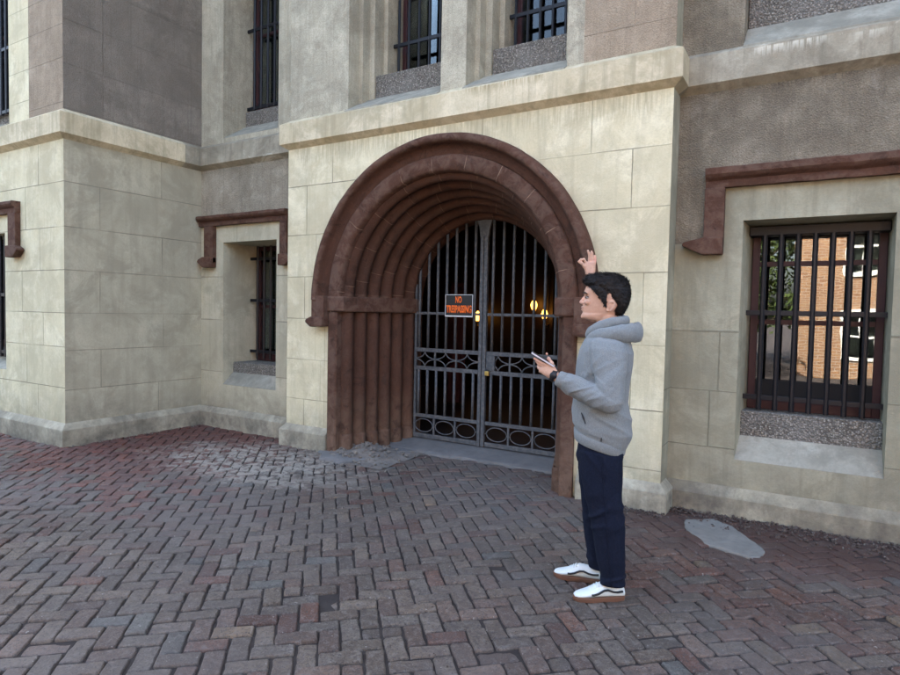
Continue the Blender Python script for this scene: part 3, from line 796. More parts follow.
# dim reddish drape hanging inside, left of the lamps
mb = MB()
cx_, cy_ = -5.02, 8.6
rings = []
for i in range(14):
    z = .12 + 1.95 * i / 13
    rings.append([Vector((cx_ + (.16 - .04 * i / 13) * math.cos(a) * (1 + .18 * math.sin(5 * a + i * .3)), cy_ + .07 * math.sin(a) * (1 + .2 * math.sin(4 * a)), z)) for a in [2 * PI * k / 28 for k in range(28)]])
mb.loft(rings)
cur = tag(centre(mb.build('curtain', DRAPE, None, smooth=True)), 'dim maroon drape hanging in the dark hall behind the left gate leaf', 'curtain')

# ------------------------------------------------------------------ iron gate: two leaves
gate = thing('iron_gate', 'grey wrought iron double gate of upright bars with oval scrollwork, closed in the brownstone arch', 'gate', (XC, YG, .08))
ZR = [(0.115, .05), (0.355, .042), (0.925, .045), (1.14, .045), (1.575, .030)]       # rails: centre height, height
def archz(x): 
    dx = x - XC
    return ZS + math.sqrt(max((RI + .02) ** 2 - dx * dx, 0.0))
BM_cache = {}
def leaf(s):
    xa, xb = XC + s * .052, XC + s * (RI - .012)
    lo, hi = min(xa, xb), max(xa, xb)
    mb = MB()
    for z, h in ZR: mb.box(lo, hi, YG - .013, YG + .013, z - h / 2, z + h / 2)
    # outer stile
    mb.box(*sorted((xb, xb - s * .028)), YG - .0125, YG + .0125, .09, archz(xb) - .03)
    lf = mb.build('gate_leaf', IRON, gate, bevel=.003)
    W = hi - lo; N = 7
    for i in range(N):
        x = lo + W * (i + .5) / N if True else 0
        for tag_, z0, z1 in (('u', 1.1625, archz(x) + .02), ('m', .376, .9025)):
            m = MB(); m.tube([(0, 0, 0), (0, 0, z1 - z0)], .0165, 8)
            b = m.build('bar', IRON, lf, smooth=True); b.location = (x, YG - .002, z0)
    P = 3
    for i in range(P):
        x0 = lo + W * i / P; x1 = lo + W * (i + 1) / P; xm = (x0 + x1) / 2; hw = (x1 - x0) / 2
        # upper band: four quarter curves making a star
        z0, z1 = .9475, 1.1175; hh = (z1 - z0) / 2
        m = MB()
        for cx, cz, a0 in ((x0, z0, 0), (x1, z0, PI / 2), (x1, z1, PI), (x0, z1, 1.5 * PI)):
            m.tube([(cx + (hw - .004) * math.cos(a0 + PI / 2 * k / 8), YG, cz + (hh - .004) * math.sin(a0 + PI / 2 * k / 8)) for k in range(9)], .0075, 6, ref=(0, 1, 0))
        m.build('star_ornament', IRON, lf, smooth=True)
        # lower band: an oval
        z0, z1 = .14, .334; zm = (z0 + z1) / 2
        m = MB()
        pts = [(xm + (hw - .02) * math.cos(2 * PI * k / 28), YG, zm + ((z1 - z0) / 2 - .02) * math.sin(2 * PI * k / 28)) for k in range(29)]
        m.tube(pts, .0068, 6, ref=(0, 1, 0), cap=False)
        for e, f in ((x0, xm - hw + .02), (xm + hw - .02, x1)): m.tube([(e, YG, zm), (f, YG, zm)], .008, 6)
        m.build('oval_ornament', IRON, lf, smooth=True)
        if i:
            m = MB(); m.box(x0 - .011, x0 + .011, YG - .010, YG + .010, .14, .334); m.build('divider', IRON, lf)
            m = MB(); m.box(x0 - .009, x0 + .009, YG - .010, YG + .010, .9475, 1.1175); m.build('divider', IRON, lf)
    return lf
for s in (-1, 1): leaf(s)
mb = MB()
mb.box(XC - .042, XC - .003, YG - .03, YG + .02, .085, 2.44)
mb.box(XC + .003, XC + .046, YG - .022, YG + .02, .085, 2.44)
mb.build('meeting_stile', IRON, gate, bevel=.005)
mb = MB()
mb.loft([[Vector((XC + a * w, YG - .02 + b * .035, z)) for a, b in ((-1, 0), (1, 0), (1, 1), (-1, 1))] for z, w in ((2.442, .052), (2.50, .058), (2.56, .072), (2.635, .10))])
mb.build('stile_head', IRON, gate, bevel=.004)
mb = MB(); mb.box(XC + .055, XC + .16, YG - .02, YG + .018, .949, 1.116); mb.build('lock_box', IRON, gate, bevel=.005)
# padlock with its shackle
pk = thing('padlock', 'small brass padlock hanging beside the centre post of the iron gate', 'padlock', (XC + .085, YG - .05, .90))
mb = MB(); mb.box(XC + .06, XC + .11, YG - .062, YG - .036, .895, .945); mb.build('lock_body', BRASS, pk, bevel=.006)
mb = MB(); mb.tube([(XC + .068, YG - .049, .945), (XC + .068, YG - .049, .975)] + [(XC + .085 + .017 * math.cos(a), YG - .049, .975 + .017 * math.sin(a)) for a in [PI - PI * k / 8 for k in range(9)]] + [(XC + .102, YG - .049, .945)], .0045, 6)
mb.build('shackle', IRON, pk, smooth=True)

# sign
sx0, sx1, sz0, sz1, sy = -3.672, -3.316, 1.552, 1.793, YG - .03
sg = thing('sign', 'small black sign with orange NO TRESPASSING lettering on the gate bars', 'sign', ((sx0 + sx1) / 2, sy, sz0))
mb = MB(); mb.box(sx0, sx1, sy, sy + .006, sz0, sz1); mb.build('panel', BLACKP, sg)
mb = MB()
for a, b, c, d in ((sx0 - .003, sx1 + .003, sz0 - .010, sz0 + .004), (sx0 - .003, sx1 + .003, sz1 - .003, sz1 + .003), (sx0 - .003, sx0 + .003, sz0 + .004, sz1 - .003), (sx1 - .003, sx1 + .003, sz0 + .004, sz1 - .003)):
    mb.box(a, b, sy - .004, sy + .004, c, d)
mb.build('edge', WHITEP, sg)
def text(body, x, z, w, h, y, mat, parent, name='lettering', depth=.0015, bold=.045):
    cu_ = bpy.data.curves.new('lettering', 'FONT'); cu_.body = body; cu_.size = 1; cu_.offset = bold
    cu_.align_x = 'CENTER'; cu_.align_y = 'CENTER'
    o = bpy.data.objects.new('tmp', cu_); COL.objects.link(o)
    dg = bpy.context.evaluated_depsgraph_get()
    me = bpy.data.meshes.new_from_object(o.evaluated_get(dg))
    bpy.data.objects.remove(o)
    me.materials.clear()
    xs_ = [v.co.x for v in me.vertices]; ys_ = [v.co.y for v in me.vertices]
    ax, bx, ay, by = min(xs_), max(xs_), min(ys_), max(ys_)
    for v in me.vertices:
        v.co = Vector((x + ((v.co.x - ax) / (bx - ax) - .5) * w, y, z + ((v.co.y - ay) / (by - ay) - .5) * h))
    bm_ = bmesh.new(); bm_.from_mesh(me)
    r_ = bmesh.ops.extrude_face_region(bm_, geom=bm_.faces[:])
    for v in [g for g in r_['geom'] if isinstance(g, bmesh.types.BMVert)]: v.co.y -= depth
    bmesh.ops.recalc_face_normals(bm_, faces=bm_.faces)
    bm_.to_mesh(me); bm_.free()
    return link(name, me, mat, parent)
sm = (sx0 + sx1) / 2
text('NO', sm - .005, 1.737, .082, .078, sy - .0005, ORANGE, sg)
text('TRESPASSING', sm, 1.630, .335, .088, sy - .0005, ORANGE, sg)

# threshold stone
mb = MB()
hw = 1.0
nx = 14
rings = []
prof = [(5.68, -.05), (5.69, .018), (5.72, .03), (YG - .06, .078), (YG + .115, .08), (YG + .115, -.05)]
for i in range(nx + 1):
    x = XC - 1.12 + 2.24 * i / nx
    rings.append([Vector((x, y + (.05 if k < 3 else 0) * (noise.noise(Vector((x * 3, k, 0)))) + .02 * (i - 7) / 7 * (k < 3), z)) for k, (y, z) in enumerate(prof)])
mb.loft(rings)
struct(mb.build('threshold_slab', SLAB, None, bevel=.006))

# ------------------------------------------------------------------ the pavement
def ground_mat():
    m, t = newmat('far brick paving')
    p = t.n('ShaderNodeMapping', {'Vector': t.pos(), 'Rotation': (0, 0, rad(42))}).outputs[0]
    b = t.n('ShaderNodeTexBrick', {'Vector': p, 'Color1': (0.075, 0.055, 0.05, 1), 'Color2': (0.06, 0.052, 0.05, 1), 'Mortar': (0.03, 0.027, 0.025, 1), 'Scale': 1.0, 'Mortar Size': .006, 'Brick Width': .21, 'Row Height': .105})
    n_ = t.noise(t.pos(), 3.0, 5)
    t.bsdf(t.mix(t.math('MULTIPLY', n_, .5), b.outputs[0], (0.05, 0.045, 0.042)), .9, t.bump(n_, .3, .01), .2)
    return m
mb = MB(); mb.face([(-150, -150, -.055), (150, -150, -.055), (150, 150, -.055), (-150, 150, -.055)])
struct(mb.build('ground', ground_mat(), None))

def undul(x, y):
    return .012 * noise.noise(Vector((x * .9, y * .9, 3.1))) + .006 * noise.noise(Vector((x * 2.7, y * 2.7, 8.3)))
bx0, bx1, by0, by1 = -10.2, 2.6, 0.0, 6.0
mb = MB(); N1, N2 = 128, 60
vg = [[mb.bm.verts.new((bx0 + (bx1 - bx0) * i / N1, by0 + (by1 - by0) * j / N2, -.0135 + undul(bx0 + (bx1 - bx0) * i / N1, by0 + (by1 - by0) * j / N2) + .004 * noise.noise(Vector((i * .9, j * .9, 1))))) for j in range(N2 + 1)] for i in range(N1 + 1)]
for i in range(N1):
    for j in range(N2): mb.bm.faces.new((vg[i][j], vg[i + 1][j], vg[i + 1][j + 1], vg[i][j + 1]))
struct(mb.build('joint_earth', DIRT, None, smooth=True))

def paver_mat():
    m, t = newmat('worn clay pavers')
    p = t.pos()
    c = t.n('ShaderNodeAttribute', attribute_name='clay').outputs['Color']
    a = t.noise(p, 26.0, 8, 0.75, 0.5); b = t.noise(p, 130.0, 5, 0.75); big = t.noise(p, 1.1, 6, 0.65); pit = t.noise(p, 75.0, 4, 0.7)
    stre = t.noise(t.map(p, scale=(1, 1, 1)), 11.0, 8, 0.8, 1.2)
    col = t.mix(t.math('MULTIPLY', t.step(a, 0.5, 0.60), 0.50), c, (0.20, 0.182, 0.168))
    col = t.mix(t.math('MULTIPLY', t.step(a, 0.48, 0.39), 0.72), col, (0.055, 0.044, 0.040))
    col = t.mix(t.math('MULTIPLY', t.step(stre, 0.51, 0.57), 0.40), col, (0.065, 0.053, 0.05))
    col = t.mix(t.math('MULTIPLY', t.step(pit, 0.45, 0.38), 0.8), col, (0.040, 0.032, 0.03))
    col = t.mix(t.math('MULTIPLY', t.step(b, 0.54, 0.63), 0.45), col, (0.22, 0.205, 0.19))
    grime = t.noise(p, 4.2, 6, 0.7, 0.4)
    col = t.mix(t.math('MULTIPLY', t.step(grime, 0.52, 0.68), 0.5), col, (0.075, 0.06, 0.053))
    col = t.mix(t.math('MULTIPLY', t.step(big, 0.5, 0.68), 0.35), col, (0.09, 0.07, 0.062))
    wear = t.noise(p, 0.55, 4, 0.6)
    col = t.mix(t.math('MULTIPLY', t.step(wear, 0.42, 0.62), 0.35), col, (0.165, 0.15, 0.14))
    # red brown soil washed against the right wall
    xyz = t.n('ShaderNodeSeparateXYZ', {0: p})
    soil = t.math('MULTIPLY', t.step(xyz.outputs[0], -1.9, -1.1), t.step(t.math('ADD', xyz.outputs[1], t.math('MULTIPLY', t.math('SUBTRACT', t.noise(p, 2.2, 6, .7), .5), 1.6)), 4.35, 4.75))
    col = t.mix(t.math('MULTIPLY', soil, 0.72), col, (0.062, 0.032, 0.025))
    soil2 = t.math('MULTIPLY', t.step(xyz.outputs[0], -4.6, -5.6), t.step(t.math('ADD', xyz.outputs[1], t.math('MULTIPLY', t.math('SUBTRACT', t.noise(p, 2.2, 6, .7), .5), 1.2)), 3.3, 4.0))
    col = t.mix(t.math('MULTIPLY', soil2, 0.45), col, (0.105, 0.035, 0.026))
    sp = t.step(t.noise(p, 42.0, 2, 0.5), 0.71, 0.76)
    col = t.mix(t.math('MULTIPLY', sp, 0.7), col, (0.36, 0.34, 0.31))
    # pale mortar dust trodden out from the portal's left foot
    dx = t.math('MULTIPLY', t.math('ADD', xyz.outputs[0], 4.95), 0.55); dy = t.math('ADD', xyz.outputs[1], -4.35)
    rr_ = t.math('SQRT', t.math('ADD', t.math('MULTIPLY', dx, dx), t.math('MULTIPLY', dy, dy)))
    dm = t.math('MULTIPLY', t.step(t.math('ADD', rr_, t.math('MULTIPLY', t.math('SUBTRACT', t.noise(p, 3.2, 6, .7), .5), 1.3)), 0.85, 0.40), t.step(t.noise(p, 9.0, 5, .7), .42, .54))
    col = t.mix(t.math('MULTIPLY', dm, 0.85), col, (0.33, 0.30, 0.25))
    h = t.math('ADD', t.math('MULTIPLY', a, 1.2), t.math('ADD', t.math('MULTIPLY', b, .5), t.math('MULTIPLY', pit, .7)))
    ro = t.n('ShaderNodeMapRange', {0: a, 1: .3, 2: .7, 3: .55, 4: .85}).outputs[0]
    t.bsdf(col, ro, t.bump(h, .75, .011), .3)
    return m
def sst(x, a, b):
    t = min(max((x - a) / (b - a), 0), 1); return t * t * (3 - 2 * t)
GREYS = [(.122, .106, .102), (.138, .122, .117), (.108, .097, .096), (.13, .11, .103), (.115, .108, .110), (.145, .127, .118), (.124, .104, .096), (.132, .119, .119)]
REDS = [(.122, .062, .050), (.11, .052, .043), (.138, .076, .062), (.10, .052, .045), (.125, .078, .068)]
REDW = [(.165, .050, .034), (.14, .042, .030), (.18, .064, .044), (.12, .038, .030), (.15, .060, .046)]
PLUM = [(.127, .094, .090), (.116, .086, .083), (.136, .102, .095)]
BLUES = [(.092, .105, .122), (.10, .112, .125)]
TANS = [(.185, .145, .112), (.17, .135, .105)]
rnd = random.Random(11)
verts, faces, cols = [], [], []
W_, ANG = .1035, rad(42)
ca, sa = math.cos(ANG), math.sin(ANG)
def footprint_ok(x, y):
    if x < XW + .02: return y < YW + .02
    if x < XL: return y < YR + .02
    if XC - 1.44 < x < XC + 1.44: return y < 5.74
    if x < XR: return y < YP + .04
    return y < YR
def add_paver(cx, cy, horiz, lx=None, ly=None):
    L2 = (2 * W_ if lx is None else lx) / 2 - rnd.uniform(.003, .008)
    S2 = W_ / 2 - rnd.uniform(.0028, .0072)
    if ly: S2 = ly
    rot = (0 if horiz else PI / 2) + rad(rnd.gauss(0, 1.6))
    ct, st = math.cos(rot), math.sin(rot)
    out = []
    rc = rnd.uniform(.003, .008)
    for (sx, sy) in ((-1, -1), (1, -1), (1, 1), (-1, 1)):
        # rounded, chipped corners
        e = rc * rnd.uniform(.6, 1.9)
        c1 = (sx * (L2 - e), sy * S2); c2 = (sx * L2, sy * (S2 - e))
        out += [c1, c2] if sx * sy < 0 else [c2, c1]
    # order counter-clockwise and add waists on the long sides
    P = []
    for i, a in enumerate(out):
        b = out[(i + 1) % len(out)]
        P.append(a)
        if math.hypot(a[0] - b[0], a[1] - b[1]) > .05:
            n_ = 3 if math.hypot(a[0] - b[0], a[1] - b[1]) > .12 else 1
            for q in range(1, n_ + 1):
                f = q / (n_ + 1); j = rnd.gauss(0, .0024)
                P.append((a[0] + (b[0] - a[0]) * f + j, a[1] + (b[1] - a[1]) * f + j))
    tx, ty = rnd.gauss(0, .016), rnd.gauss(0, .016)
    zj = rnd.gauss(0, .0025) - (.008 if rnd.random() < .07 else 0)
    gx = cx * ca - cy * sa + OX; gy = cx * sa + cy * ca + OY
    z0 = undul(gx, gy) + zj
    base = len(verts)
    n = len(P)
    rings = ((1.0, -.035, 0), (1.0, -.010, 0), (None, -.0028, .003), (None, .0, .0075))
    for f, dz, ins in rings:
        for (px, py) in P:
            if ins:
                l = 1 - ins / max(abs(px), abs(py), .02); qx, qy = px - math.copysign(min(ins, abs(px)), px), py - math.copysign(min(ins, abs(py)), py)
            else: qx, qy = px, py
            rx, ry = qx * ct - qy * st + cx, qx * st + qy * ct + cy
            wx, wy = rx * ca - ry * sa + OX, rx * sa + ry * ca + OY
            verts.append((wx, wy, z0 + dz + qx * tx + qy * ty))
    verts.append((gx, gy, z0 + rnd.gauss(0, .001)))
    for k in range(3):
        for i in range(n):
            j = (i + 1) % n
            faces.append((base + k * n + i, base + k * n + j, base + (k + 1) * n + j, base + (k + 1) * n + i))
    for i in range(n): faces.append((base + 3 * n + i, base + 3 * n + (i + 1) % n, base + 4 * n))
    redw = sst(gx + .35 * (gy - 3.8), -4.2, -5.7) * sst(gy, 2.2, 3.5) * .96
    red = max(sst(gx, -1.7, -.5) * sst(gy, 2.7, 3.9) * .62, sst(gx, -1.9, -.9) * sst(gy, 3.6, 4.5) * .85, sst(gx, -4.4, -3.6) * sst(gy, 3.6, 4.4) * .30, .07)
    plum = max(sst(gx, -1.6, 0) * .6, sst(gx, -5, -7) * .5, .25)
    r = rnd.random()
    if r < .014: c = rnd.choice(BLUES)
    elif r < .026: c = rnd.choice(TANS)
    elif rnd.random() < redw: c = rnd.choice(REDW)
    elif rnd.random() < red: c = rnd.choice(REDS)
    elif rnd.random() < plum: c = rnd.choice(PLUM)
    else: c = rnd.choice(GREYS)
    k = rnd.uniform(.60, 1.12)
    cols.extend([(c[0] * k * 1.02, c[1] * k * .91, c[2] * k * .70, 1)] * (4 * n + 1))
OX, OY = -3.0, 2.5
R_ = 90
for i in range(-R_, R_):
    for j in range(-R_, R_):
        q = (i - j) % 4
        if q == 0: cx, cy, hz_ = (i + 1) * W_, (j + .5) * W_, True
        elif q == 2: cx, cy, hz_ = (i + .5) * W_, j * W_, False
        else: continue
        gx = cx * ca - cy * sa + OX; gy = cx * sa + cy * ca + OY
        if not (-9.2 < gx < 2.3 and 0.35 < gy < 5.8) or not footprint_ok(gx, gy): continue
        if gx < -5 and gy < 1.2: continue
        if gx > .9 and gy < 1.8: continue
        if rnd.random() < .06:
            # a broken paver laid as two bits
            d = W_ * .5
            ox, oy = (d, 0) if hz_ else (0, d)
            add_paver(cx - ox, cy - oy, hz_, lx=W_); add_paver(cx + ox, cy + oy, hz_, lx=W_)
        else: add_paver(cx, cy, hz_)
me = bpy.data.meshes.new('brick_pavement'); me.from_pydata(verts, [], faces)
at = me.color_attributes.new('clay', 'FLOAT_COLOR', 'POINT')
at.data.foreach_set('color', [x for c in cols for x in c])
struct(link('brick_pavement', me, paver_mat(), None, smooth=False))
for p in me.polygons: p.use_smooth = len(p.vertices) == 4
verts = faces = cols = None

# cement patch let into the paving by the right wall
def slab_outline(pts, z0, h, name, mat, jag=.02, sub=6, kind='structure'):
    out = []
    for a, b in zip(pts, pts[1:] + pts[:1]):
        for k in range(sub):
            f = k / sub
            x, y = a[0] + (b[0] - a[0]) * f, a[1] + (b[1] - a[1]) * f
            out.append((x + jag * noise.noise(Vector((x * 9, y * 9, 1))), y + jag * noise.noise(Vector((x * 9, y * 9, 5)))))
    cx = sum(p[0] for p in out) / len(out); cy = sum(p[1] for p in out) / len(out)
    mb = MB()
    def ring(s, z): return [Vector((cx + (x - cx) * s, cy + (y - cy) * s, z + undul(x, y) + (.004 * noise.noise(Vector((x * 6, y * 6, 2))) if s < 1 else 0))) for x, y in out]
    mb.loft([ring(1.0, z0 - .03), ring(1.0, z0 + h * .5), ring(.97, z0 + h), ring(.6, z0 + h * 1.15), ring(.2, z0 + h * 1.1)])
    o = mb.build(name, mat, None, smooth=True); o['kind'] = kind
    return o
slab_outline([(-.83, 5.02), (-.62, 5.16), (-.42, 4.95), (-.25, 4.72), (-.24, 4.50), (-.33, 4.47), (-.47, 4.49), (-.62, 4.58), (-.76, 4.80)], .007, .003, 'cement_patch', PATCH, .03, 8)

# rubble heap at the left foot of the portal: broken slab edges under crumbled mortar
slab_outline([(-4.70, 5.10), (-4.46, 4.82), (-4.16, 4.80), (-3.98, 5.2), (-3.86, 5.56), (-3.72, 5.80), (-3.95, 5.95), (-4.25, 5.6), (-4.5, 5.3)], -.005, .028, 'broken_slab', SLAB, .05)
def stones(name, mat, n, place, smin, smax, seed, zoff=0.0):
    r = random.Random(seed); mb = MB()
    for _ in range(n):
        q = place(r)
        if q is None: continue
        x, y, z = q
        s = smin + (smax - smin) * r.random() ** 3
        M_ = Matrix.Translation((x, y, z + s * .25)) @ Matrix.Rotation(r.uniform(0, 6.3), 4, Vector((r.uniform(-1, 1), r.uniform(-1, 1), r.uniform(-1, 1))).normalized())
        k = [Vector(v) * s * r.uniform(.55, 1.15) for v in ((1, 0, 0), (-1, 0, 0), (0, .8, 0), (0, -.8, 0), (0, 0, .6), (0, 0, -.6))]
        v = [mb.bm.verts.new(M_ @ p) for p in k]
        for a, b, c in ((0, 2, 4), (2, 1, 4), (1, 3, 4), (3, 0, 4), (2, 0, 5), (1, 2, 5), (3, 1, 5), (0, 3, 5)): mb.bm.faces.new((v[a], v[b], v[c]))
    o = mb.build(name, mat, None); o['kind'] = 'stuff'
    return o
# mound of sand and mortar
mb = MB(); n = 40
def moundz(x, y):
    d = ((x + 4.30) / .55) ** 2 + ((y - 5.33) / .42) ** 2
    return .075 * max(0, 1 - d) ** 1.2 * (1 + .5 * noise.noise(Vector((x * 7, y * 7, 2)))) + .012 * noise.noise(Vector((x * 18, y * 18, 4)))
vg = [[mb.bm.verts.new((-4.9 + 1.2 * i / n, 4.86 + .95 * j / n, moundz(-4.9 + 1.2 * i / n, 4.86 + .95 * j / n) - .004)) for j in range(n + 1)] for i in range(n + 1)]
for i in range(n):
    for j in range(n): mb.bm.faces.new((vg[i][j], vg[i + 1][j], vg[i + 1][j + 1], vg[i][j + 1]))
struct(mb.build('mortar_rubble', SAND, None, smooth=True), 'stuff')
stones('rubble_stones', SAND, 520, lambda r: (lambda x, y: (x, y, max(moundz(x, y), 0)))(r.gauss(-4.32, .30), min(r.gauss(5.25, .24), 5.62)), .006, .045, 3)
stones('mortar_crumbs', SAND, 420, lambda r: (lambda x, y: (x, y, undul(x, y)) if footprint_ok(x, y) else None)(r.gauss(-4.8, .55), r.gauss(4.5, .45)), .003, .018, 4)
def wallfoot(r):
    x = r.uniform(-1.5, 1.6)
    lim = YR - .06 if x > XR + .05 else YP - .06
    y = lim - abs(r.gauss(0, .10 + .06 * (x > -.8)))
    return (x, y, undul(x, y) + .004)
stones('wall_foot_gravel', STONEBIT, 2200, wallfoot, .003, .022, 5)
stones('wall_foot_crumbs', SAND, 300, wallfoot, .002, .012, 6)
def wingfoot(r):
    if r.random() < .5:
        x = r.uniform(-9, XW); return (x, YW - .07 - abs(r.gauss(0, .06)), undul(x, 3.5))
    y = r.uniform(YW, YR); return (XW + .07 + abs(r.gauss(0, .035)), y, undul(XW, y))
stones('wing_foot_crumbs', SAND, 420, wingfoot, .003, .016, 8)
stones('pavement_grit', STONEBIT, 900, lambda r: (lambda x, y: (x, y, undul(x, y) + .001) if footprint_ok(x, y) else None)(r.uniform(-7, 1.2), r.uniform(1.2, 5.2)), .002, .010, 9)

# ------------------------------------------------------------------ what the windows mirror: the house and trees across the yard
def oppbrick():
    m, t = newmat('orange brickwork')
    p = t.pos(); s = t.n('ShaderNodeSeparateXYZ', {0: p})
    v = t.n('ShaderNodeCombineXYZ', {0: t.math('ADD', s.outputs[0], s.outputs[1]), 1: s.outputs[2]}).outputs[0]
    b = t.n('ShaderNodeTexBrick', {'Vector': v, 'Color1': (0.30, 0.165, 0.08, 1), 'Color2': (0.20, 0.10, 0.055, 1), 'Mortar': (0.34, 0.30, 0.25, 1), 'Scale': 1.0, 'Mortar Size': .011, 'Brick Width': .22, 'Row Height': .078})
    n_ = t.noise(p, 2.0, 5)
    t.bsdf(t.mix(t.math('MULTIPLY', n_, .4), b.outputs[0], (0.30, 0.15, 0.08)), .9, t.bump(b.outputs['Fac'], -.4, .01), .2)
    return m
OB = oppbrick()
oy = -9.0
opp = thing('brick_house', 'orange brick house with white trimmed windows across the yard, mirrored in the right window', 'house', (4, oy, 0))
hs = [(.78, 1.42, 2.95, 4.3), (.74, 1.46, .55, 1.75), (3.0, 3.7, 2.95, 4.3), (3.0, 3.7, .55, 1.75), (5.6, 6.3, 2.95, 4.3), (5.6, 6.3, .55, 1.75), (8.2, 8.9, 2.95, 4.3), (8.2, 8.9, .55, 1.75)]
wall('wall', OB, opp, front(oy), -.55, 11, -.05, 6.6, [], {}, hs)
wall('wall', OB, opp, lambda u, z: Vector((-.55, u, z)), oy - 8, oy, -.05, 6.6, [], {})
mb = MB(); mb.box(-.55, 11, oy - 8, oy - 7.8, -.05, 6.6); mb.box(10.8, 11, oy - 7.8, oy - .2, -.05, 6.6); mb.build('wall', OB, opp)
mb = MB()
mb.loft([[Vector((x, oy + .35, 6.55)), Vector((x, oy - 4, 9.0)), Vector((x, oy - 8.35, 6.55)), Vector((x, oy - 8.35, 6.7)), Vector((x, oy - 4, 9.2)), Vector((x, oy + .35, 6.7))] for x in (-.9, 11.4)])
mb.build('roof', simple('slate', (0.08, 0.08, 0.085), .7, .4, 8), opp)
for (a, b, c, d) in hs:
    mb = MB()
    for q in ((a - .1, a, c - .1, d + .12), (b, b + .1, c - .1, d + .12), (a, b, d, d + .12), (a, b, c - .1, c)): mb.box(q[0], q[1], oy - .08, oy + .05, q[2], q[3])
    mb.box(a, b, oy - .07, oy - .03, (c + d) / 2 - .03, (c + d) / 2 + .03); mb.box((a + b) / 2 - .02, (a + b) / 2 + .02, oy - .07, oy - .03, c, d)
    f = mb.build('window', TRIMWHITE, opp)
    mb = MB(); mb.box(a, b, oy - .09, oy - .085, c, d); mb.build('pane', GLASS, f)
    mb = MB(); mb.box(a - .02, b + .02, oy - .6, oy - .58, c, d); mb.build('blind', TRIMWHITE, f)

def leafmat():
    m, t = newmat('leaves')
    r = t.n('ShaderNodeObjectInfo').outputs['Random']
    n_ = t.noise(t.pos(), 1.2, 3); n2 = t.noise(t.pos(), 9.0, 2)
    c = t.mix(t.step(n_, .35, .65), (.035, .06, .018), (.075, .105, .03))
    c = t.mix(t.math('MULTIPLY', t.step(n2, .45, .7), .6), c, (.10, .12, .04))
    t.bsdf(c, .6, None, .3)
    return m
LEAF = leafmat()
def tree(x, y, h, r, label, seed):
    rn_ = random.Random(seed)
    o = thing('tree', label, 'tree', (x, y, 0), 'trees across the yard')
    mb = MB()
    mb.tube([(x, y, -.1), (x + .1, y, h * .25), (x - .05, y + .1, h * .5), (x, y, h * .8)], [.2, .16, .11, .03], 10)
    limbs = []
    for k in range(9):
        a = k * 2.4; z = h * (.14 + .075 * k); e = Vector((x + math.cos(a) * r * .7, y + math.sin(a) * r * .7, z + r * .5))
        mb.tube([(x, y, z), ((x + e.x) / 2, (y + e.y) / 2, z + r * .2), e], [.07, .045, .015], 6); limbs.append(e)
    mb.build('trunk', BARK, o, smooth=True)
    mb = MB()
    cl = [(e + Vector((rn_.gauss(0, .4), rn_.gauss(0, .4), rn_.gauss(0, .4))), rn_.uniform(.5, .95) * r * .5) for e in limbs for _ in range(3)] + [(Vector((x, y, h * .85)), r * .5)]
    for c, s in cl:
        for _ in range(190):
            d = Vector((rn_.gauss(0, 1), rn_.gauss(0, 1), rn_.gauss(0, 1))).normalized() * s * rn_.random() ** .45
            p = c + d; u = Vector((rn_.gauss(0, 1), rn_.gauss(0, 1), rn_.gauss(0, 1))).normalized() * .09; w = u.orthogonal().normalized() * .05
            mb.bm.faces.new([mb.bm.verts.new(q) for q in (p - u, p + w, p + u, p - w)])
    mb.build('crown', LEAF, o)
tree(-3.15, -7.0, 5.4, 2.0, 'bushy green tree nearest the brick house, mirrored in the right window', 1)
tree(-2.4, -12.5, 6.0, 2.6, 'dark green tree across the yard just behind the brick house corner', 4)
tree(-4.6, -14.0, 7.0, 3.0, 'dark green tree deepest in the yard, farthest behind the other trees', 5)
tree(-6.4, -9.8, 8.0, 2.8, 'tallest green tree across the yard, standing in the middle of the front row', 2)
tree(-9.5, -8.0, 7.0, 2.6, 'green tree across the yard farthest from the brick house', 3)

# ------------------------------------------------------------------ the young man
def solid(mb, voxel, smooth_it=4, disp=None, factor=.5):
    """fuse overlapping closed lofts into one continuous skin"""
    bmesh.ops.recalc_face_normals(mb.bm, faces=mb.bm.faces)
    me = bpy.data.meshes.new('tmp'); mb.bm.to_mesh(me); mb.bm.free()
    o = bpy.data.objects.new('tmp', me); COL.objects.link(o)
    m = o.modifiers.new('r', 'REMESH'); m.mode = 'VOXEL'; m.voxel_size = voxel
    if smooth_it:
        s = o.modifiers.new('s', 'SMOOTH'); s.iterations = smooth_it; s.factor = factor
    dg = bpy.context.evaluated_depsgraph_get()
    out = bpy.data.meshes.new_from_object(o.evaluated_get(dg))
    bpy.data.objects.remove(o); bpy.data.meshes.remove(me)
    if disp:
        ns = [v.normal.copy() for v in out.vertices]
        for v, n_ in zip(out.vertices, ns): v.co += n_ * disp(v.co, n_)
    return out
def ring(c, u, v, ru, rv, n=20, e=2.0):
    c, u, v = Vector(c), Vector(u).normalized(), Vector(v).normalized()
    out = []
    for k in range(n):
        a = 2 * PI * k / n; x, y = math.cos(a), math.sin(a)
        out.append(c + u * (ru * math.copysign(abs(x) ** (2 / e), x)) + v * (rv * math.copysign(abs(y) ** (2 / e), y)))
    return out
ps = thing('person', 'young man in grey hoodie and navy trousers holding a phone beside the arch', 'person', (-1.06, 3.40, 0), world_parts=False)
ps.rotation_euler = (0, 0, math.atan2(-.296, -.955))

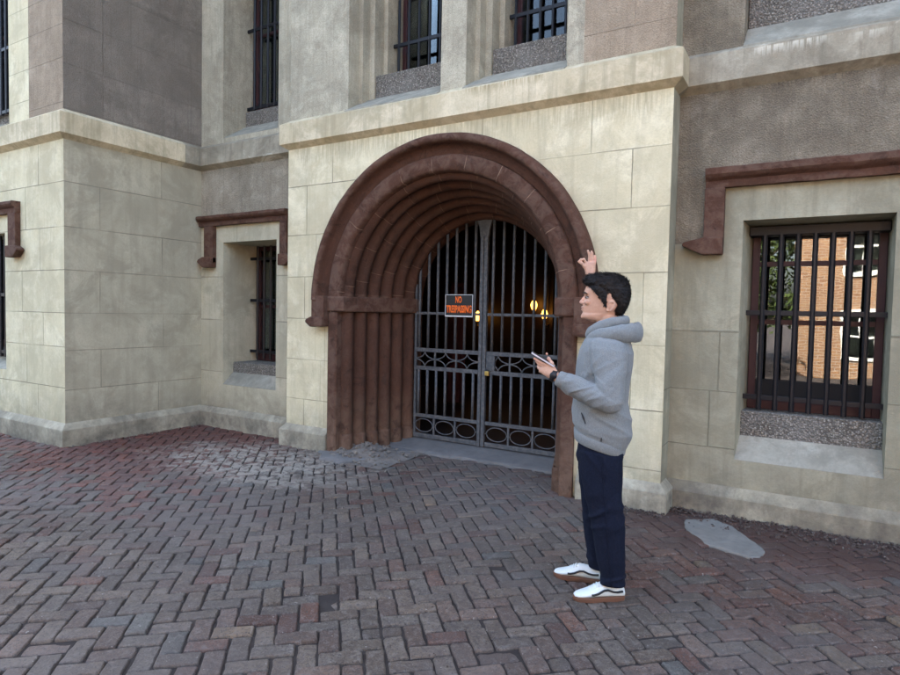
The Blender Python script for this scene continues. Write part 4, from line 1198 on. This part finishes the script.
def skinmat():
    m, t = newmat('skin')
    p = t.obj()
    a = t.noise(p, 22.0, 4); b = t.noise(p, 160.0, 3)
    c = t.mix(t.step(a, .4, .7), (.48, .285, .195), (.57, .36, .255))
    c = t.mix(t.math('MULTIPLY', t.step(b, .5, .68), .3), c, (.38, .18, .13))
    red_ = t.noise(p, 9.0, 4, .6)
    c = t.mix(t.math('MULTIPLY', t.step(red_, .5, .62), .35), c, (.50, .20, .15))
    bs = t.bsdf(c, .62, t.bump(b, .1, .001), .4)
    bs.inputs['Subsurface Weight'].default_value = .06
    bs.inputs['Subsurface Radius'].default_value = (.012, .005, .003)
    return m
SKIN = skinmat()
def clothmat(name, col, alt, scale, bump, rough=.92, sheen=.15):
    m, t = newmat(name)
    p = t.obj()
    a = t.noise(p, scale, 3, .7); b = t.noise(p, 11.0, 4, .6); w = t.noise(t.map(p, scale=(1, 1, .35)), 240.0, 2, .6)
    c = t.mix(t.step(a, .35, .65), col, alt)
    c = t.mix(t.math('MULTIPLY', t.step(w, .45, .7), .3), c, tuple(x * .7 for x in col))
    h = t.math('ADD', t.math('MULTIPLY', w, .25), b)
    bs = t.bsdf(c, rough, t.bump(h, bump, .008), .15)
    bs.inputs['Sheen Weight'].default_value = sheen
    return m
HOODIE = clothmat('heather grey blue fleece', (.155, .175, .178), (.218, .240, .242), 210, .8)
NAVY = clothmat('navy twill', (.0045, .007, .016), (.009, .013, .028), 120, .8, sheen=0.0)
HAIR = None
def hairmat():
    m, t = newmat('dark brown hair')
    p = t.obj()
    s = t.noise(t.map(p, scale=(14, 90, 40)), 3.0, 4, .6)
    c = t.ramp(s, [(.35, (.003, .0026, .0026)), (.6, (.007, .0052, .0045)), (.8, (.014, .010, .008))])
    t.bsdf(c, .5, t.bump(s, .7, .004), .22)
    return m
HAIR = hairmat()
BLACKR = simple('black rubber strap', (.010, .010, .012), .5, .2, 30, .05)
SHOEW = simple('off white canvas', (.60, .66, .65), .75, .2, 60, .15)
SHOEB = simple('dark shoe stripe', (.012, .014, .016), .6, .1, 30, .05)
GUM = simple('brown gum sole', (.13, .062, .036), .65, .3, 30, .1)
EYEW = simple('shaded eye white', (.30, .27, .25), .35, .1, 10, .0, spec=.2)  # darker than a real eye: the socket's shade is painted in
EYED = simple('dark iris', (.008, .005, .004), .5, .1, 10, .0, spec=.1)
LIPM = simple('lip skin', (.38, .18, .14), .5, .2, 60, .1)
BROWM = simple('eyebrow hair', (.012, .009, .008), .7, .2, 60, .2)

# body: head, neck, trunk, limbs, hands as one skin
b = MB()
# head rings: z, front u, back u, half width, front squareness
HR = [(1.560, .030, -.075, .036, 2.0), (1.572, .070, -.085, .046, 2.0), (1.585, .088, -.105, .052, 2.1), (1.598, .0895, -.120, .056, 2.1), (1.609, .0835, -.130, .059, 2.2), (1.62, .0845, -.138, .062, 2.2), (1.635, .084, -.146, .065, 2.2), (1.652, .082, -.152, .068, 2.3), (1.672, .078, -.158, .071, 2.3),
      (1.690, .0735, -.162, .073, 2.4), (1.704, .0735, -.164, .0745, 2.4), (1.717, .0795, -.165, .0755, 2.3), (1.735, .0765, -.164, .076, 2.3), (1.755, .068, -.160, .0745, 2.2), (1.775, .053, -.150, .070, 2.1), (1.793, .025, -.132, .060, 2.0), (1.806, -.01, -.105, .042, 2.0), (1.812, -.04, -.08, .02, 2.0)]
rings = []
for z, f, k, w, e in HR:
    cx = -.055 if z > 1.6 else (f + k) / 2
    R = []
    for i in range(32):
        a = 2 * PI * i / 32; x, y = math.cos(a), math.sin(a)
        ru = (f - cx) if x > 0 else (cx - k)
        yy = math.copysign(abs(y) ** (2 / e), y); xx = math.copysign(abs(x) ** (2 / e), x)
        # the face narrows towards the front
        nar = 1 - .20 * max(0, xx) ** 2
        R.append(Vector((cx + ru * xx, w * yy * nar, z)))
    rings.append(R)
b.loft(rings)
# nose, brow ridge, lips, chin, ears
b.loft([ring(c, (1, 0, 0), (0, 1, 0), ru, rv, 10) for c, ru, rv in (((.066, 0, 1.709), .010, .006), ((.074, 0, 1.697), .011, .0075), ((.083, 0, 1.683), .012, .010), ((.090, 0, 1.673), .0135, .0125), ((.090, 0, 1.664), .0125, .0145), ((.082, 0, 1.657), .011, .012))])
for s in (-1, 1):
    b.ball((.086, s * .0105, 1.664), (.010, .0065, .007), 10, 6)
    b.tube([(.074, s * .010, 1.717), (.0745, s * .026, 1.721), (.062, s * .045, 1.716)], [.007, .0075, .006], 8)
    b.ball((.058, s * .036, 1.668), (.020, .018, .016), 12, 8)         # cheek
    ep = [(-.055, 1.619), (-.050, 1.634), (-.054, 1.650), (-.060, 1.663), (-.072, 1.671), (-.085, 1.669), (-.092, 1.657), (-.088, 1.641), (-.077, 1.628), (-.066, 1.619)]
    b.tube([(u_, s * (.071 + .010 * (-.056 - u_) / .04), z_) for u_, z_ in ep], .0062, 8)
    b.ball((-.073, s * .0705, 1.65), (.016, .007, .024), 10, 6)
b.tube([(.078, -.019, 1.6385), (.0865, 0, 1.641), (.078, .019, 1.6385)], [.004, .0062, .004], 8)
b.tube([(.076, -.017, 1.627), (.0850, 0, 1.6255), (.076, .017, 1.627)], [.0045, .0068, .0045], 8)
b.ball((.077, 0, 1.588), (.0165, .020, .0155), 12, 8)
# neck
b.loft([ring(c, (1, 0, 0), (0, 1, 0), ru, rv, 20) for c, ru, rv in (((-.07, 0, 1.44), .075, .085), ((-.066, 0, 1.50), .064, .064), ((-.058, 0, 1.55), .060, .058), ((-.052, 0, 1.60), .062, .056))])
# trunk (under the clothes)
b.loft([ring(c, (1, 0, 0), (0, 1, 0), ru, rv, 20) for c, ru, rv in (((-.045, 0, .84), .10, .15), ((-.045, 0, .95), .11, .155), ((-.04, 0, 1.1), .095, .14), ((-.045, 0, 1.25), .11, .155), ((-.055, 0, 1.36), .09, .135), ((-.06, 0, 1.43), .065, .095))])
SHL, ELL, WRL = Vector((-.06, .185, 1.415)), Vector((-.090, .235, 1.125)), Vector((.212, .20, 1.256))
SHR, ELR, WRR = Vector((-.06, -.185, 1.42)), Vector((-.115, -.41, 1.56)), Vector((.050, -.33, 1.845))
b.tube([SHL + Vector((0, -.04, -.045)), (SHL + ELL) / 2 + Vector((0, -.012, 0)), ELL], [.046, .040, .034], 12)
b.tube([ELL, ELL.lerp(WRL, .35), WRL], [.034, .038, (.029, .024)], 12)
b.tube([SHR + Vector((0, .04, -.03)), (SHR + ELR) / 2, ELR], [.046, .042, .036], 12)
b.tube([ELR, ELR.lerp(WRR, .35), WRR], [.040, .042, .027], 12)
for s, hip, knee, ank in ((1, (-.04, .09, .88), (-.075, .10, .50), (-.135, .075, .09)), (-1, (-.03, -.09, .88), (-.025, -.115, .50), (-.050, -.133, .09))):
    b.tube([hip, knee, Vector(knee).lerp(Vector(ank), .35), ank], [.085, .055, .055, .038], 14)
# left hand, seen from its back, fingers forward, thumb up
def finger(pts, r0, r1):
    pts = [Vector(p) for p in pts]
    n_ = len(pts); b.tube(pts, [r0 + (r1 - r0) * i / (n_ - 1) for i in range(n_)], 10)
    b.ball(pts[-1], r1 * 1.02, 8, 6)
    for q in pts[1:-1]: b.ball(q, r0 * .98, 8, 6)
b.loft([ring(c, d, (0, 1, .15), ru, rv, 14, 2.6) for c, d, ru, rv in (
    (WRL, (-.64, 0, .77), .028, .021), ((.232, .198, 1.274), (-.64, 0, .77), .034, .019), ((.254, .196, 1.294), (-.66, 0, .75), .041, .0165), ((.272, .194, 1.306), (-.70, 0, .72), .040, .014), ((.283, .192, 1.312), (-.72, 0, .69), .033, .010))])
finger([(.262, .200, 1.316), (.292, .204, 1.330), (.312, .203, 1.341), (.330, .198, 1.352)], .0098, .0072)
finger([(.276, .197, 1.308), (.305, .196, 1.322), (.318, .188, 1.336), (.320, .176, 1.345)], .0100, .0074)
finger([(.284, .194, 1.292), (.306, .190, 1.299), (.310, .174, 1.307), (.298, .163, 1.311)], .0096, .0072)
finger([(.284, .190, 1.276), (.299, .184, 1.279), (.301, .169, 1.285), (.290, .160, 1.289)], .0086, .0064)
finger([(.226, .190, 1.296), (.236, .176, 1.327), (.254, .170, 1.350), (.266, .168, 1.377)], .0125, .0082)
# right hand, raised: thumb and forefinger meeting, the others up
vR = -.33
b.loft([ring(c, (1, 0, 0), (0, 1, 0), ru, rv, 14, 2.6) for c, ru, rv in (
    ((.050, vR, 1.84), .027, .020), ((.053, vR, 1.868), .032, .0185), ((.056, vR, 1.895), .037, .0165), ((.056, vR, 1.915), .036, .0145), ((.055, vR, 1.925), .030, .011))])
finger([(.078, vR, 1.915), (.092, vR + .012, 1.940), (.110, vR + .016, 1.938), (.124, vR + .018, 1.925)], .0095, .0072)
finger([(.076, vR, 1.876), (.092, vR + .012, 1.900), (.104, vR + .017, 1.914), (.119, vR + .019, 1.922)], .0115, .0078)
finger([(.060, vR - .002, 1.921), (.060, vR + .002, 1.958), (.064, vR + .004, 1.979), (.070, vR + .003, 1.994)], .0095, .0070)
finger([(.042, vR - .002, 1.921), (.040, vR - .004, 1.955), (.043, vR - .004, 1.976), (.048, vR - .006, 1.990)], .0093, .0070)
finger([(.027, vR - .004, 1.908), (.022, vR - .010, 1.936), (.023, vR - .013, 1.951), (.027, vR - .015, 1.965)], .0082, .0062)
body = link('body', solid(b, .0036, 3), SKIN, ps, smooth=True)
# eyes, brows, lips
for s in (-1, 1):
    m_ = MB(); m_.ball((.0555, s * .030, 1.6945), (.0125, .0135, .0085), 14, 10); e = m_.build('eye', EYEW, ps, smooth=True)
    m_ = MB(); m_.ball((.0640, s * .0320, 1.6940), (.0055, .0075, .0066), 12, 8); m_.build('iris', EYED, e, smooth=True)
    m_ = MB(); m_.tube([(.067, s * .021, 1.7025), (.0625, s * .036, 1.7035), (.052, s * .045, 1.698)], .0024, 6); m_.build('eyelid', BROWM, e, smooth=True)
    m_ = MB(); m_.tube([(.080, s * .011, 1.7165), (.0785, s * .026, 1.722), (.069, s * .043, 1.7205), (.058, s * .052, 1.713)], [(.003, .0045), (.0035, .006), (.003, .005), (.002, .002)], 8); m_.build('eyebrow', BROWM, ps, smooth=True)
m_ = MB(); m_.tube([(.0785, -.019, 1.6365), (.0885, 0, 1.6395), (.0785, .019, 1.6365)], [.0025, .0048, .0025], 8); m_.tube([(.077, -.016, 1.628), (.0870, 0, 1.6265), (.077, .016, 1.628)], [.003, .0055, .003], 8)
m_.build('lips', LIPM, ps, smooth=True)
# hair: a cap with a swept quiff, then tufts
h = MB()
HA = [(1.600, -.085, -.135, .050), (1.625, -.078, -.152, .066), (1.655, -.090, -.166, .0735), (1.68, -.060, -.173, .077), (1.705, -.035, -.177, .080), (1.73, -.005, -.178, .0815), (1.75, .050, -.176, .0825), (1.772, .076, -.171, .081), (1.795, .082, -.160, .076), (1.815, .068, -.135, .062), (1.829, .035, -.10, .042), (1.834, -.01, -.06, .02)]
for z, f, k, w in ():
    pass
rings = []
for z, f, k, w in HA:
    cx = (f + k) / 2
    rings.append([Vector((cx + (f - k) / 2 * math.copysign(abs(math.cos(a)) ** .8, math.cos(a)), w * math.copysign(abs(math.sin(a)) ** .85, math.sin(a)), z)) for a in [2 * PI * i / 32 for i in range(32)]])
h.loft(rings)
for s in (-1, 1):
    h.loft([ring(c, (1, 0, 0), (0, 1, 0), ru, rv, 10) for c, ru, rv in (((-.040, s * .071, 1.645), .008, .004), ((-.036, s * .073, 1.67), .013, .006), ((-.025, s * .074, 1.70), .024, .008), ((-.012, s * .072, 1.73), .040, .010), ((.0, s * .068, 1.755), .055, .012))])
def hd(p, n_):
    return .0035 * noise.noise(Vector((p.x * 30, p.y * 90, p.z * 70))) + .0025 * noise.noise(Vector((p.x * 80, p.y * 200, p.z * 150)))
hm_ = solid(h, .004, 3, hd)
hair = link('hair', hm_, HAIR, ps, smooth=True)
rh = random.Random(5); m_ = MB()
hv = [(v.co.copy(), v.normal.copy()) for v in hm_.vertices]
for _ in range(3600):
    p, n_ = rh.choice(hv)
    if n_.z < -.5 and p.z > 1.64: continue
    d = Vector((.55 if p.z > 1.75 else -.25, rh.gauss(0, .4), rh.gauss(.15 if p.z > 1.75 else -.7, .3))); d = (d - n_ * d.dot(n_)).normalized()
    L = rh.uniform(.012, .030) * (1.15 if p.z > 1.77 else .7); sd_ = n_.cross(d).normalized() * rh.uniform(.0012, .0024)
    q0 = p - n_ * .002; q1 = p + d * L * .5 + n_ * L * .22; q2 = p + d * L + n_ * L * rh.uniform(.0, .26)
    v = [m_.bm.verts.new(x) for x in (q0 - sd_, q0 + sd_, q1 + sd_ * .8, q1 - sd_ * .8, q2)]
    m_.bm.faces.new((v[0], v[1], v[2], v[3])); m_.bm.faces.new((v[3], v[2], v[4]))
m_.build('strands', HAIR, hair, smooth=True)

# hoodie
g = MB()
def slab(front, back, hw, e=2.4):
    f, k = Vector((front[0], 0, front[1])), Vector((back[0], 0, back[1]))
    return ring((f + k) / 2, f - k, (0, 1, 0), (f - k).length / 2, hw, 36, e)
TR = [((.100, .905), (-.165, .828), .178), ((.106, .925), (-.178, .845), .185), ((.112, .965), (-.196, .885), .192), ((.126, .99), (-.214, .93), .205), ((.128, 1.05), (-.205, 1.00), .203), ((.122, 1.14), (-.184, 1.11), .193), ((.112, 1.25), (-.188, 1.22), .192), ((.108, 1.33), (-.200, 1.31), .196), ((.095, 1.40), (-.205, 1.39), .194), ((.070, 1.455), (-.185, 1.45), .165), ((.045, 1.49), (-.15, 1.49), .115), ((.035, 1.505), (-.135, 1.515), .085)]
g.loft([slab(*t_) for t_ in TR])
def limb(pts, rs, n_=18):
    g.tube(pts, rs, n_)
g.loft([ring(c, (1, 0, .1), (0, 1, .25), ru, rv, 22, 2.2) for c, ru, rv in (
    ((-.060, .120, 1.462), .070, .040), ((-.060, .150, 1.440), .092, .056), ((-.062, .172, 1.400), .100, .062), ((-.066, .190, 1.340), .094, .062), ((-.073, .208, 1.270), .084, .063), ((-.080, .224, 1.195), .074, .064), ((-.084, .234, 1.135), .068, .063), ((-.080, .236, 1.100), .052, .050))])
limb([ELL + Vector((-.02, 0, .01)), ELL + Vector((.012, 0, .012)), ELL.lerp(WRL, .33), ELL.lerp(WRL, .62), ELL.lerp(WRL, .80), ELL.lerp(WRL, .93)], [.055, .062, .060, .056, .052, .041])
g.ball(ELL + Vector((.012, 0, .014)), .064, 16, 12)
g.ball(ELL.lerp(WRL, .70), (.058, .052, .056), 14, 10)
limb([Vector((-.06, -.13, 1.43)), SHR, SHR.lerp(ELR, .5), ELR, ELR.lerp(WRR, .3), ELR.lerp(WRR, .55), ELR.lerp(WRR, .68)], [.070, .074, .070, .062, .060, .054, .046])
g.ball(ELR, .064, 16, 12)
# hood lying on the back
def crescent(pts):
    g.tube([Vector(p[0]) for p in pts], [p[1] for p in pts], 16)
collar = [((.036, 0, 1.470), .05, .06)]
g.loft([ring(c, (1, 0, .25), (0, 1, 0), ru, rv, 28) for c, ru, rv in (((-.06, 0, 1.46), .10, .105), ((-.058, 0, 1.50), .088, .088), ((-.056, 0, 1.525), .080, .078))])
def ridge(x, y, z):
    return max(0.0, 1 - 2.6 * abs(noise.noise(Vector((x, y, z))))) ** 1.5
AX = (WRL - ELL).normalized(); AU = (ELL - SHL).normalized()
def fold(p, n_):
    d = .0020 * noise.noise(p * 12) + .0008 * noise.noise(p * 40)
    al = (p - ELL).dot(AX); rad_ = p - ELL - AX * al
    fa = math.exp(-((p - ELL.lerp(WRL, .5)).length / .17) ** 2) * (1 if rad_.length < .10 and al > -.06 else 0)
    ang = math.atan2(rad_.z, rad_.y)
    d += .0085 * fa * (ridge(al * 15 + .5 * math.sin(ang * 2), ang * .9 + al * 5, 1.3) - .3)
    au = (p - SHL).dot(AU)
    ua = math.exp(-((p - SHL.lerp(ELL, .80)).length / .17) ** 2) * (p.y > .10)
    d += .0085 * ua * (ridge(au * 11 - p.x * 7, p.x * 4, 7.7) - .3)
    tz = math.exp(-((p.z - 1.02) / .11) ** 2)
    d += .0085 * tz * (ridge((p.z - .45 * p.x) * 11, p.x * 2.5, p.y * 3 + 4) - .3)
    ch = math.exp(-((p.z - 1.30) / .14) ** 2)
    d += .0032 * ch * (ridge(p.z * 9 + p.x * 8, p.x * 4, p.y * 5 + 9) - .3)
    nk = math.exp(-((p.z - 1.50) / .06) ** 2)
    d += .0040 * nk * (ridge(p.z * 16 + p.y * 3, p.x * 6, p.y * 6) - .3)
    return d
hood_me = solid(g, .0052, 7, fold)
hoodie = link('hoodie', hood_me, HOODIE, ps, smooth=True)
# the hood, folded down: a rim round the neck and the slack bag behind it, a dark slit between them
def loop(pts, wob, seed):
    q = MB(); full = pts + [((p[0][0], -p[0][1], p[0][2]), p[1]) for p in reversed(pts[:-1])]
    # resample smoothly
    P = [Vector(a) for a, _ in full]; Rr = [Vector((*r, 0)) for _, r in full]
    path, rr_ = [], []
    for i in range(len(P) - 1):
        for k in range(6):
            f = k / 6
            p0, p1, p2, p3 = P[max(i - 1, 0)], P[i], P[i + 1], P[min(i + 2, len(P) - 1)]
            path.append(.5 * ((2 * p1) + (p2 - p0) * f + (2 * p0 - 5 * p1 + 4 * p2 - p3) * f * f + (3 * p1 - p0 - 3 * p2 + p3) * f ** 3))
            rr_.append(tuple(Rr[i].lerp(Rr[i + 1], f))[:2])
    path.append(P[-1]); rr_.append(tuple(Rr[-1])[:2])
    q.tube(path, rr_, 20)
    for v in q.bm.verts:
        n_ = noise.noise_vector(v.co * 14 + Vector((seed, 0, 0)))
        v.co += n_ * wob + Vector((0, 0, 1)) * (ridge(v.co.x * 9, v.co.y * 9, v.co.z * 20 + seed) - .3) * wob * .8
    return q
q = loop([((.052, .012, 1.478), (.014, .026)), ((.040, .040, 1.497), (.016, .028)), ((.0, .074, 1.524), (.018, .030)), ((-.07, .092, 1.552), (.019, .030)), ((-.135, .068, 1.566), (.020, .028)), ((-.158, 0, 1.568), (.020, .028))], .004, 1.0)
hd_ = q.build('hood_rim', HOODIE, hoodie, smooth=True)
q = loop([((.048, .045, 1.458), (.012, .022)), ((.010, .090, 1.474), (.022, .036)), ((-.05, .122, 1.488), (.027, .042)), ((-.12, .132, 1.497), (.033, .050)), ((-.180, .092, 1.502), (.033, .053)), ((-.218, 0, 1.502), (.034, .056))], .007, 5.0)
q.build('hood', HOODIE, hoodie, smooth=True)
# ribbed hem and cuff, pocket zip, hem tab
m_ = MB()
def slab2(dz, gr): 
    R = slab((.100 + gr, .905 + dz), (-.165 - gr, .828 + dz), .178 + gr); return R
m_.loft([slab2(-.012, .006), slab2(-.008, .010), slab2(.028, .014), slab2(.044, .013), slab2(.050, .008)])
m_.build('hem_rib', HOODIE, hoodie, smooth=True)
m_ = MB(); ax_ = (WRL - ELL).normalized(); c0 = ELL.lerp(WRL, .83); c1 = ELL.lerp(WRL, .965)
m_.tube([c0, c0.lerp(c1, .15), c0.lerp(c1, .85), c1], [.043, .047, .042, .038], 18); m_.build('cuff', HOODIE, hoodie, smooth=True)
def surf(u_, z_):
    return max([v.co.y for v in hood_me.vertices if abs(v.co.x - u_) < .009 and abs(v.co.z - z_) < .009] or [.2])
m_ = MB(); m_.tube([(u_, surf(u_, z_) + .001, z_) for u_, z_ in ((.070, 1.062), (.058, 1.035), (.046, 1.005))], [.003, .0048, .003], 8); m_.build('pocket_zip', BLACKR, hoodie, smooth=True)
yt = surf(-.04, .925)
m_ = MB(); m_.box(-.042, -.037, yt - .004, yt + .003, .915, .937); m_.build('hem_tab', BLACKR, hoodie)
# drawcord channel line round the neck: a darker inner collar
# trousers
g = MB()
def leg(pts):
    g.loft([ring((u_, v_, z_), (1, 0, .0), (0, 1, 0), ru, rv, 22, 2.2) for u_, v_, z_, ru, rv in pts])
g.loft([ring((u_, 0, z_), (1, 0, 0), (0, 1, 0), ru, rv, 26, 2.4) for u_, z_, ru, rv in ((-.04, .93, .118, .165), (-.038, .86, .128, .175), (-.034, .80, .130, .178), (-.034, .76, .118, .170))])
leg([(-.040, .088, .84, .120, .095), (-.044, .092, .74, .118, .092), (-.056, .096, .62, .105, .085), (-.078, .098, .50, .096, .078), (-.098, .094, .36, .088, .074), (-.114, .086, .22, .078, .068), (-.124, .080, .14, .070, .062), (-.127, .078, .096, .068, .060)])
leg([(-.030, -.088, .84, .122, .095), (-.026, -.095, .74, .116, .092), (-.022, -.105, .62, .100, .086), (-.024, -.115, .50, .090, .080), (-.034, -.125, .36, .082, .075), (-.045, -.130, .22, .073, .068), (-.050, -.132, .13, .067, .062), (-.052, -.133, .094, .064, .060)])
def tfold(p, n_):
    d = .0025 * noise.noise(p * 10)
    k = math.exp(-((p.z - .50) / .12) ** 2); d += .010 * k * (ridge((p.z + .5 * p.x) * 12, p.x * 4, p.y * 4) - .3)
    k = math.exp(-((p.z - .12) / .09) ** 2); d += .010 * k * (ridge(p.z * 17, p.x * 5, p.y * 5 + 3) - .3)
    k = math.exp(-((p.z - .80) / .10) ** 2); d += .008 * k * (ridge((p.z * .8 - p.x) * 11, p.x * 4, p.y * 4 + 6) - .3)
    return d
link('trousers', solid(g, .007, 4, tfold), NAVY, ps, smooth=True)
# (side seam and back pocket welt)
tro = bpy.data.objects['trousers']
def tsurf(u_, z_): return max([v.co.y for v in tro.data.vertices if abs(v.co.x - u_) < .011 and abs(v.co.z - z_) < .011] or [.1])
m_ = MB(); m_.tube([(u_, tsurf(u_, z_) + .0005, z_) for u_, z_ in [(-.045 - .075 * k / 15, .80 - .70 * k / 15) for k in range(16)]], .0022, 6); m_.build('side_seam', NAVY, tro, smooth=True)
# watch on the left wrist
wt = MB(); wd_ = (WRL - ELL).normalized(); wc = WRL + wd_ * .012
wt.tube([wc - wd_ * .013, wc - wd_ * .011, wc + wd_ * .011, wc + wd_ * .013], [.0315, .0345, .0345, .0315], 20)
watch = wt.build('watch', BLACKR, ps, smooth=True)
wt = MB(); wf = wc + Vector((0, .033, .004)); wt.tube([wf - Vector((0, .006, 0)), wf, wf + Vector((0, .005, 0))], [.020, .020, .018], 18); wt.build('watch_face', BLACKR, watch, smooth=True)
# shoes
def shoe(x, y, ang, label=None):
    M_ = Matrix.Translation((x, y, 0)) @ Matrix.Rotation(ang, 4, 'Z')
    def outline(z, k):
        P = [(-.145, 0, .012), (-.135, .026, 0), (-.09, .037, 0), (-.02, .038, 0), (.05, .047, 0), (.095, .046, 0), (.128, .034, 0), (.147, .012, 0), (.150, 0, 0)]
        up = [(p[0], p[1]) for p in P]; lo = [(p[0], -p[1] * .92) for p in reversed(P[1:-1])]
        return [M_ @ Vector((a * k, c * k, z)) for a, c in up + lo]
    s = MB()
    secs = [(-.142, .020, .066, .028), (-.125, .034, .086, .03), (-.085, .039, .094, .03), (-.04, .040, .098, .03), (-.005, .042, .100, .03), (.03, .045, .086, .03), (.065, .0465, .066, .03), (.10, .044, .054, .03), (.128, .034, .047, .03), (.145, .016, .038, .03)]
    rings_ = []
    for t_, w, hgt, z0 in secs:
        R = []
        for i in range(20):
            a = 2 * PI * i / 20; cy_, sy_ = math.cos(a), math.sin(a)
            zz = z0 - .006 + (hgt - z0 + .006) * (.5 + .5 * math.copysign(abs(sy_) ** .8, sy_))
            wf_ = w * math.copysign(abs(cy_) ** .75, cy_) * (1 if sy_ < 0 else 1 - .35 * sy_)
            R.append(M_ @ Vector((t_, wf_, zz)))
        rings_.append(R)
    s.loft(rings_)
    o = link('shoe', solid(s, .0035, 3), SHOEW, ps, smooth=True)
    q = MB(); q.loft([outline(.002, .98), outline(.006, 1.0), outline(.020, 1.02), outline(.027, 1.015), outline(.030, .97)]); q.build('sole', GUM, o, smooth=False)
    q = MB()
    for k in range(5):
        t_ = .012 + k * .014; zt_ = .094 - k * .0085
        q.tube([M_ @ Vector((t_, -.026, zt_ - .006)), M_ @ Vector((t_ + .004, 0, zt_ + .0035)), M_ @ Vector((t_, .026, zt_ - .006))], .0035, 6)
    q.build('laces', SHOEW, o, smooth=True)
    for sd2 in (1, -1):
        q = MB()
        pts = [(-.122, .0335, .060), (-.09, .0385, .058), (-.065, .0400, .061), (-.035, .0405, .072), (-.012, .0425, .070), (.02, .0460, .054), (.045, .0470, .047), (.058, .0465, .047)]
        q.tube([M_ @ Vector((a, sd2 * (c + .002), z)) for a, c, z in pts], [.0062] * len(pts), 8)
        q.build('stripe', SHOEB, o, smooth=True)
    return o
shoe(-.056, .090, math.atan2(.094, .284))
shoe(.066, -.142, math.atan2(-.025, .255))

# slim phone lying between the thumb and fingers of his lower hand
pd = Vector((.87, 0, .50)).normalized(); pn = Vector((-.50, 0, .87)).normalized(); pw = Vector((0, 1, 0))
pc = Vector((.283, .188, 1.3485))
RZ = Matrix.Rotation(ps.rotation_euler.z, 4, 'Z')
ph = thing('phone', 'slim pale edged phone held level in the lower hand of the man', 'phone', tuple(Vector((-1.06, 3.40, 0)) + RZ.to_3x3() @ pc), world_parts=False)
ph.rotation_euler = ps.rotation_euler
def slab_part(name, mat, L, W, a, b, bev):
    q = MB()
    q.loft([[pd * (sx * L / 2) + pw * (sy * W / 2) + pn * h for sx, sy in ((-1, -1), (1, -1), (1, 1), (-1, 1))] for h in (a, b)])
    return q.build(name, mat, ph, bevel=bev)
slab_part('case', simple('pale phone edge', (.52, .50, .53), .35, .1, 30, .02), .142, .070, -.0042, .0038, .0018)
slab_part('screen', BLACKP, .136, .064, .0039, .0044, 0)
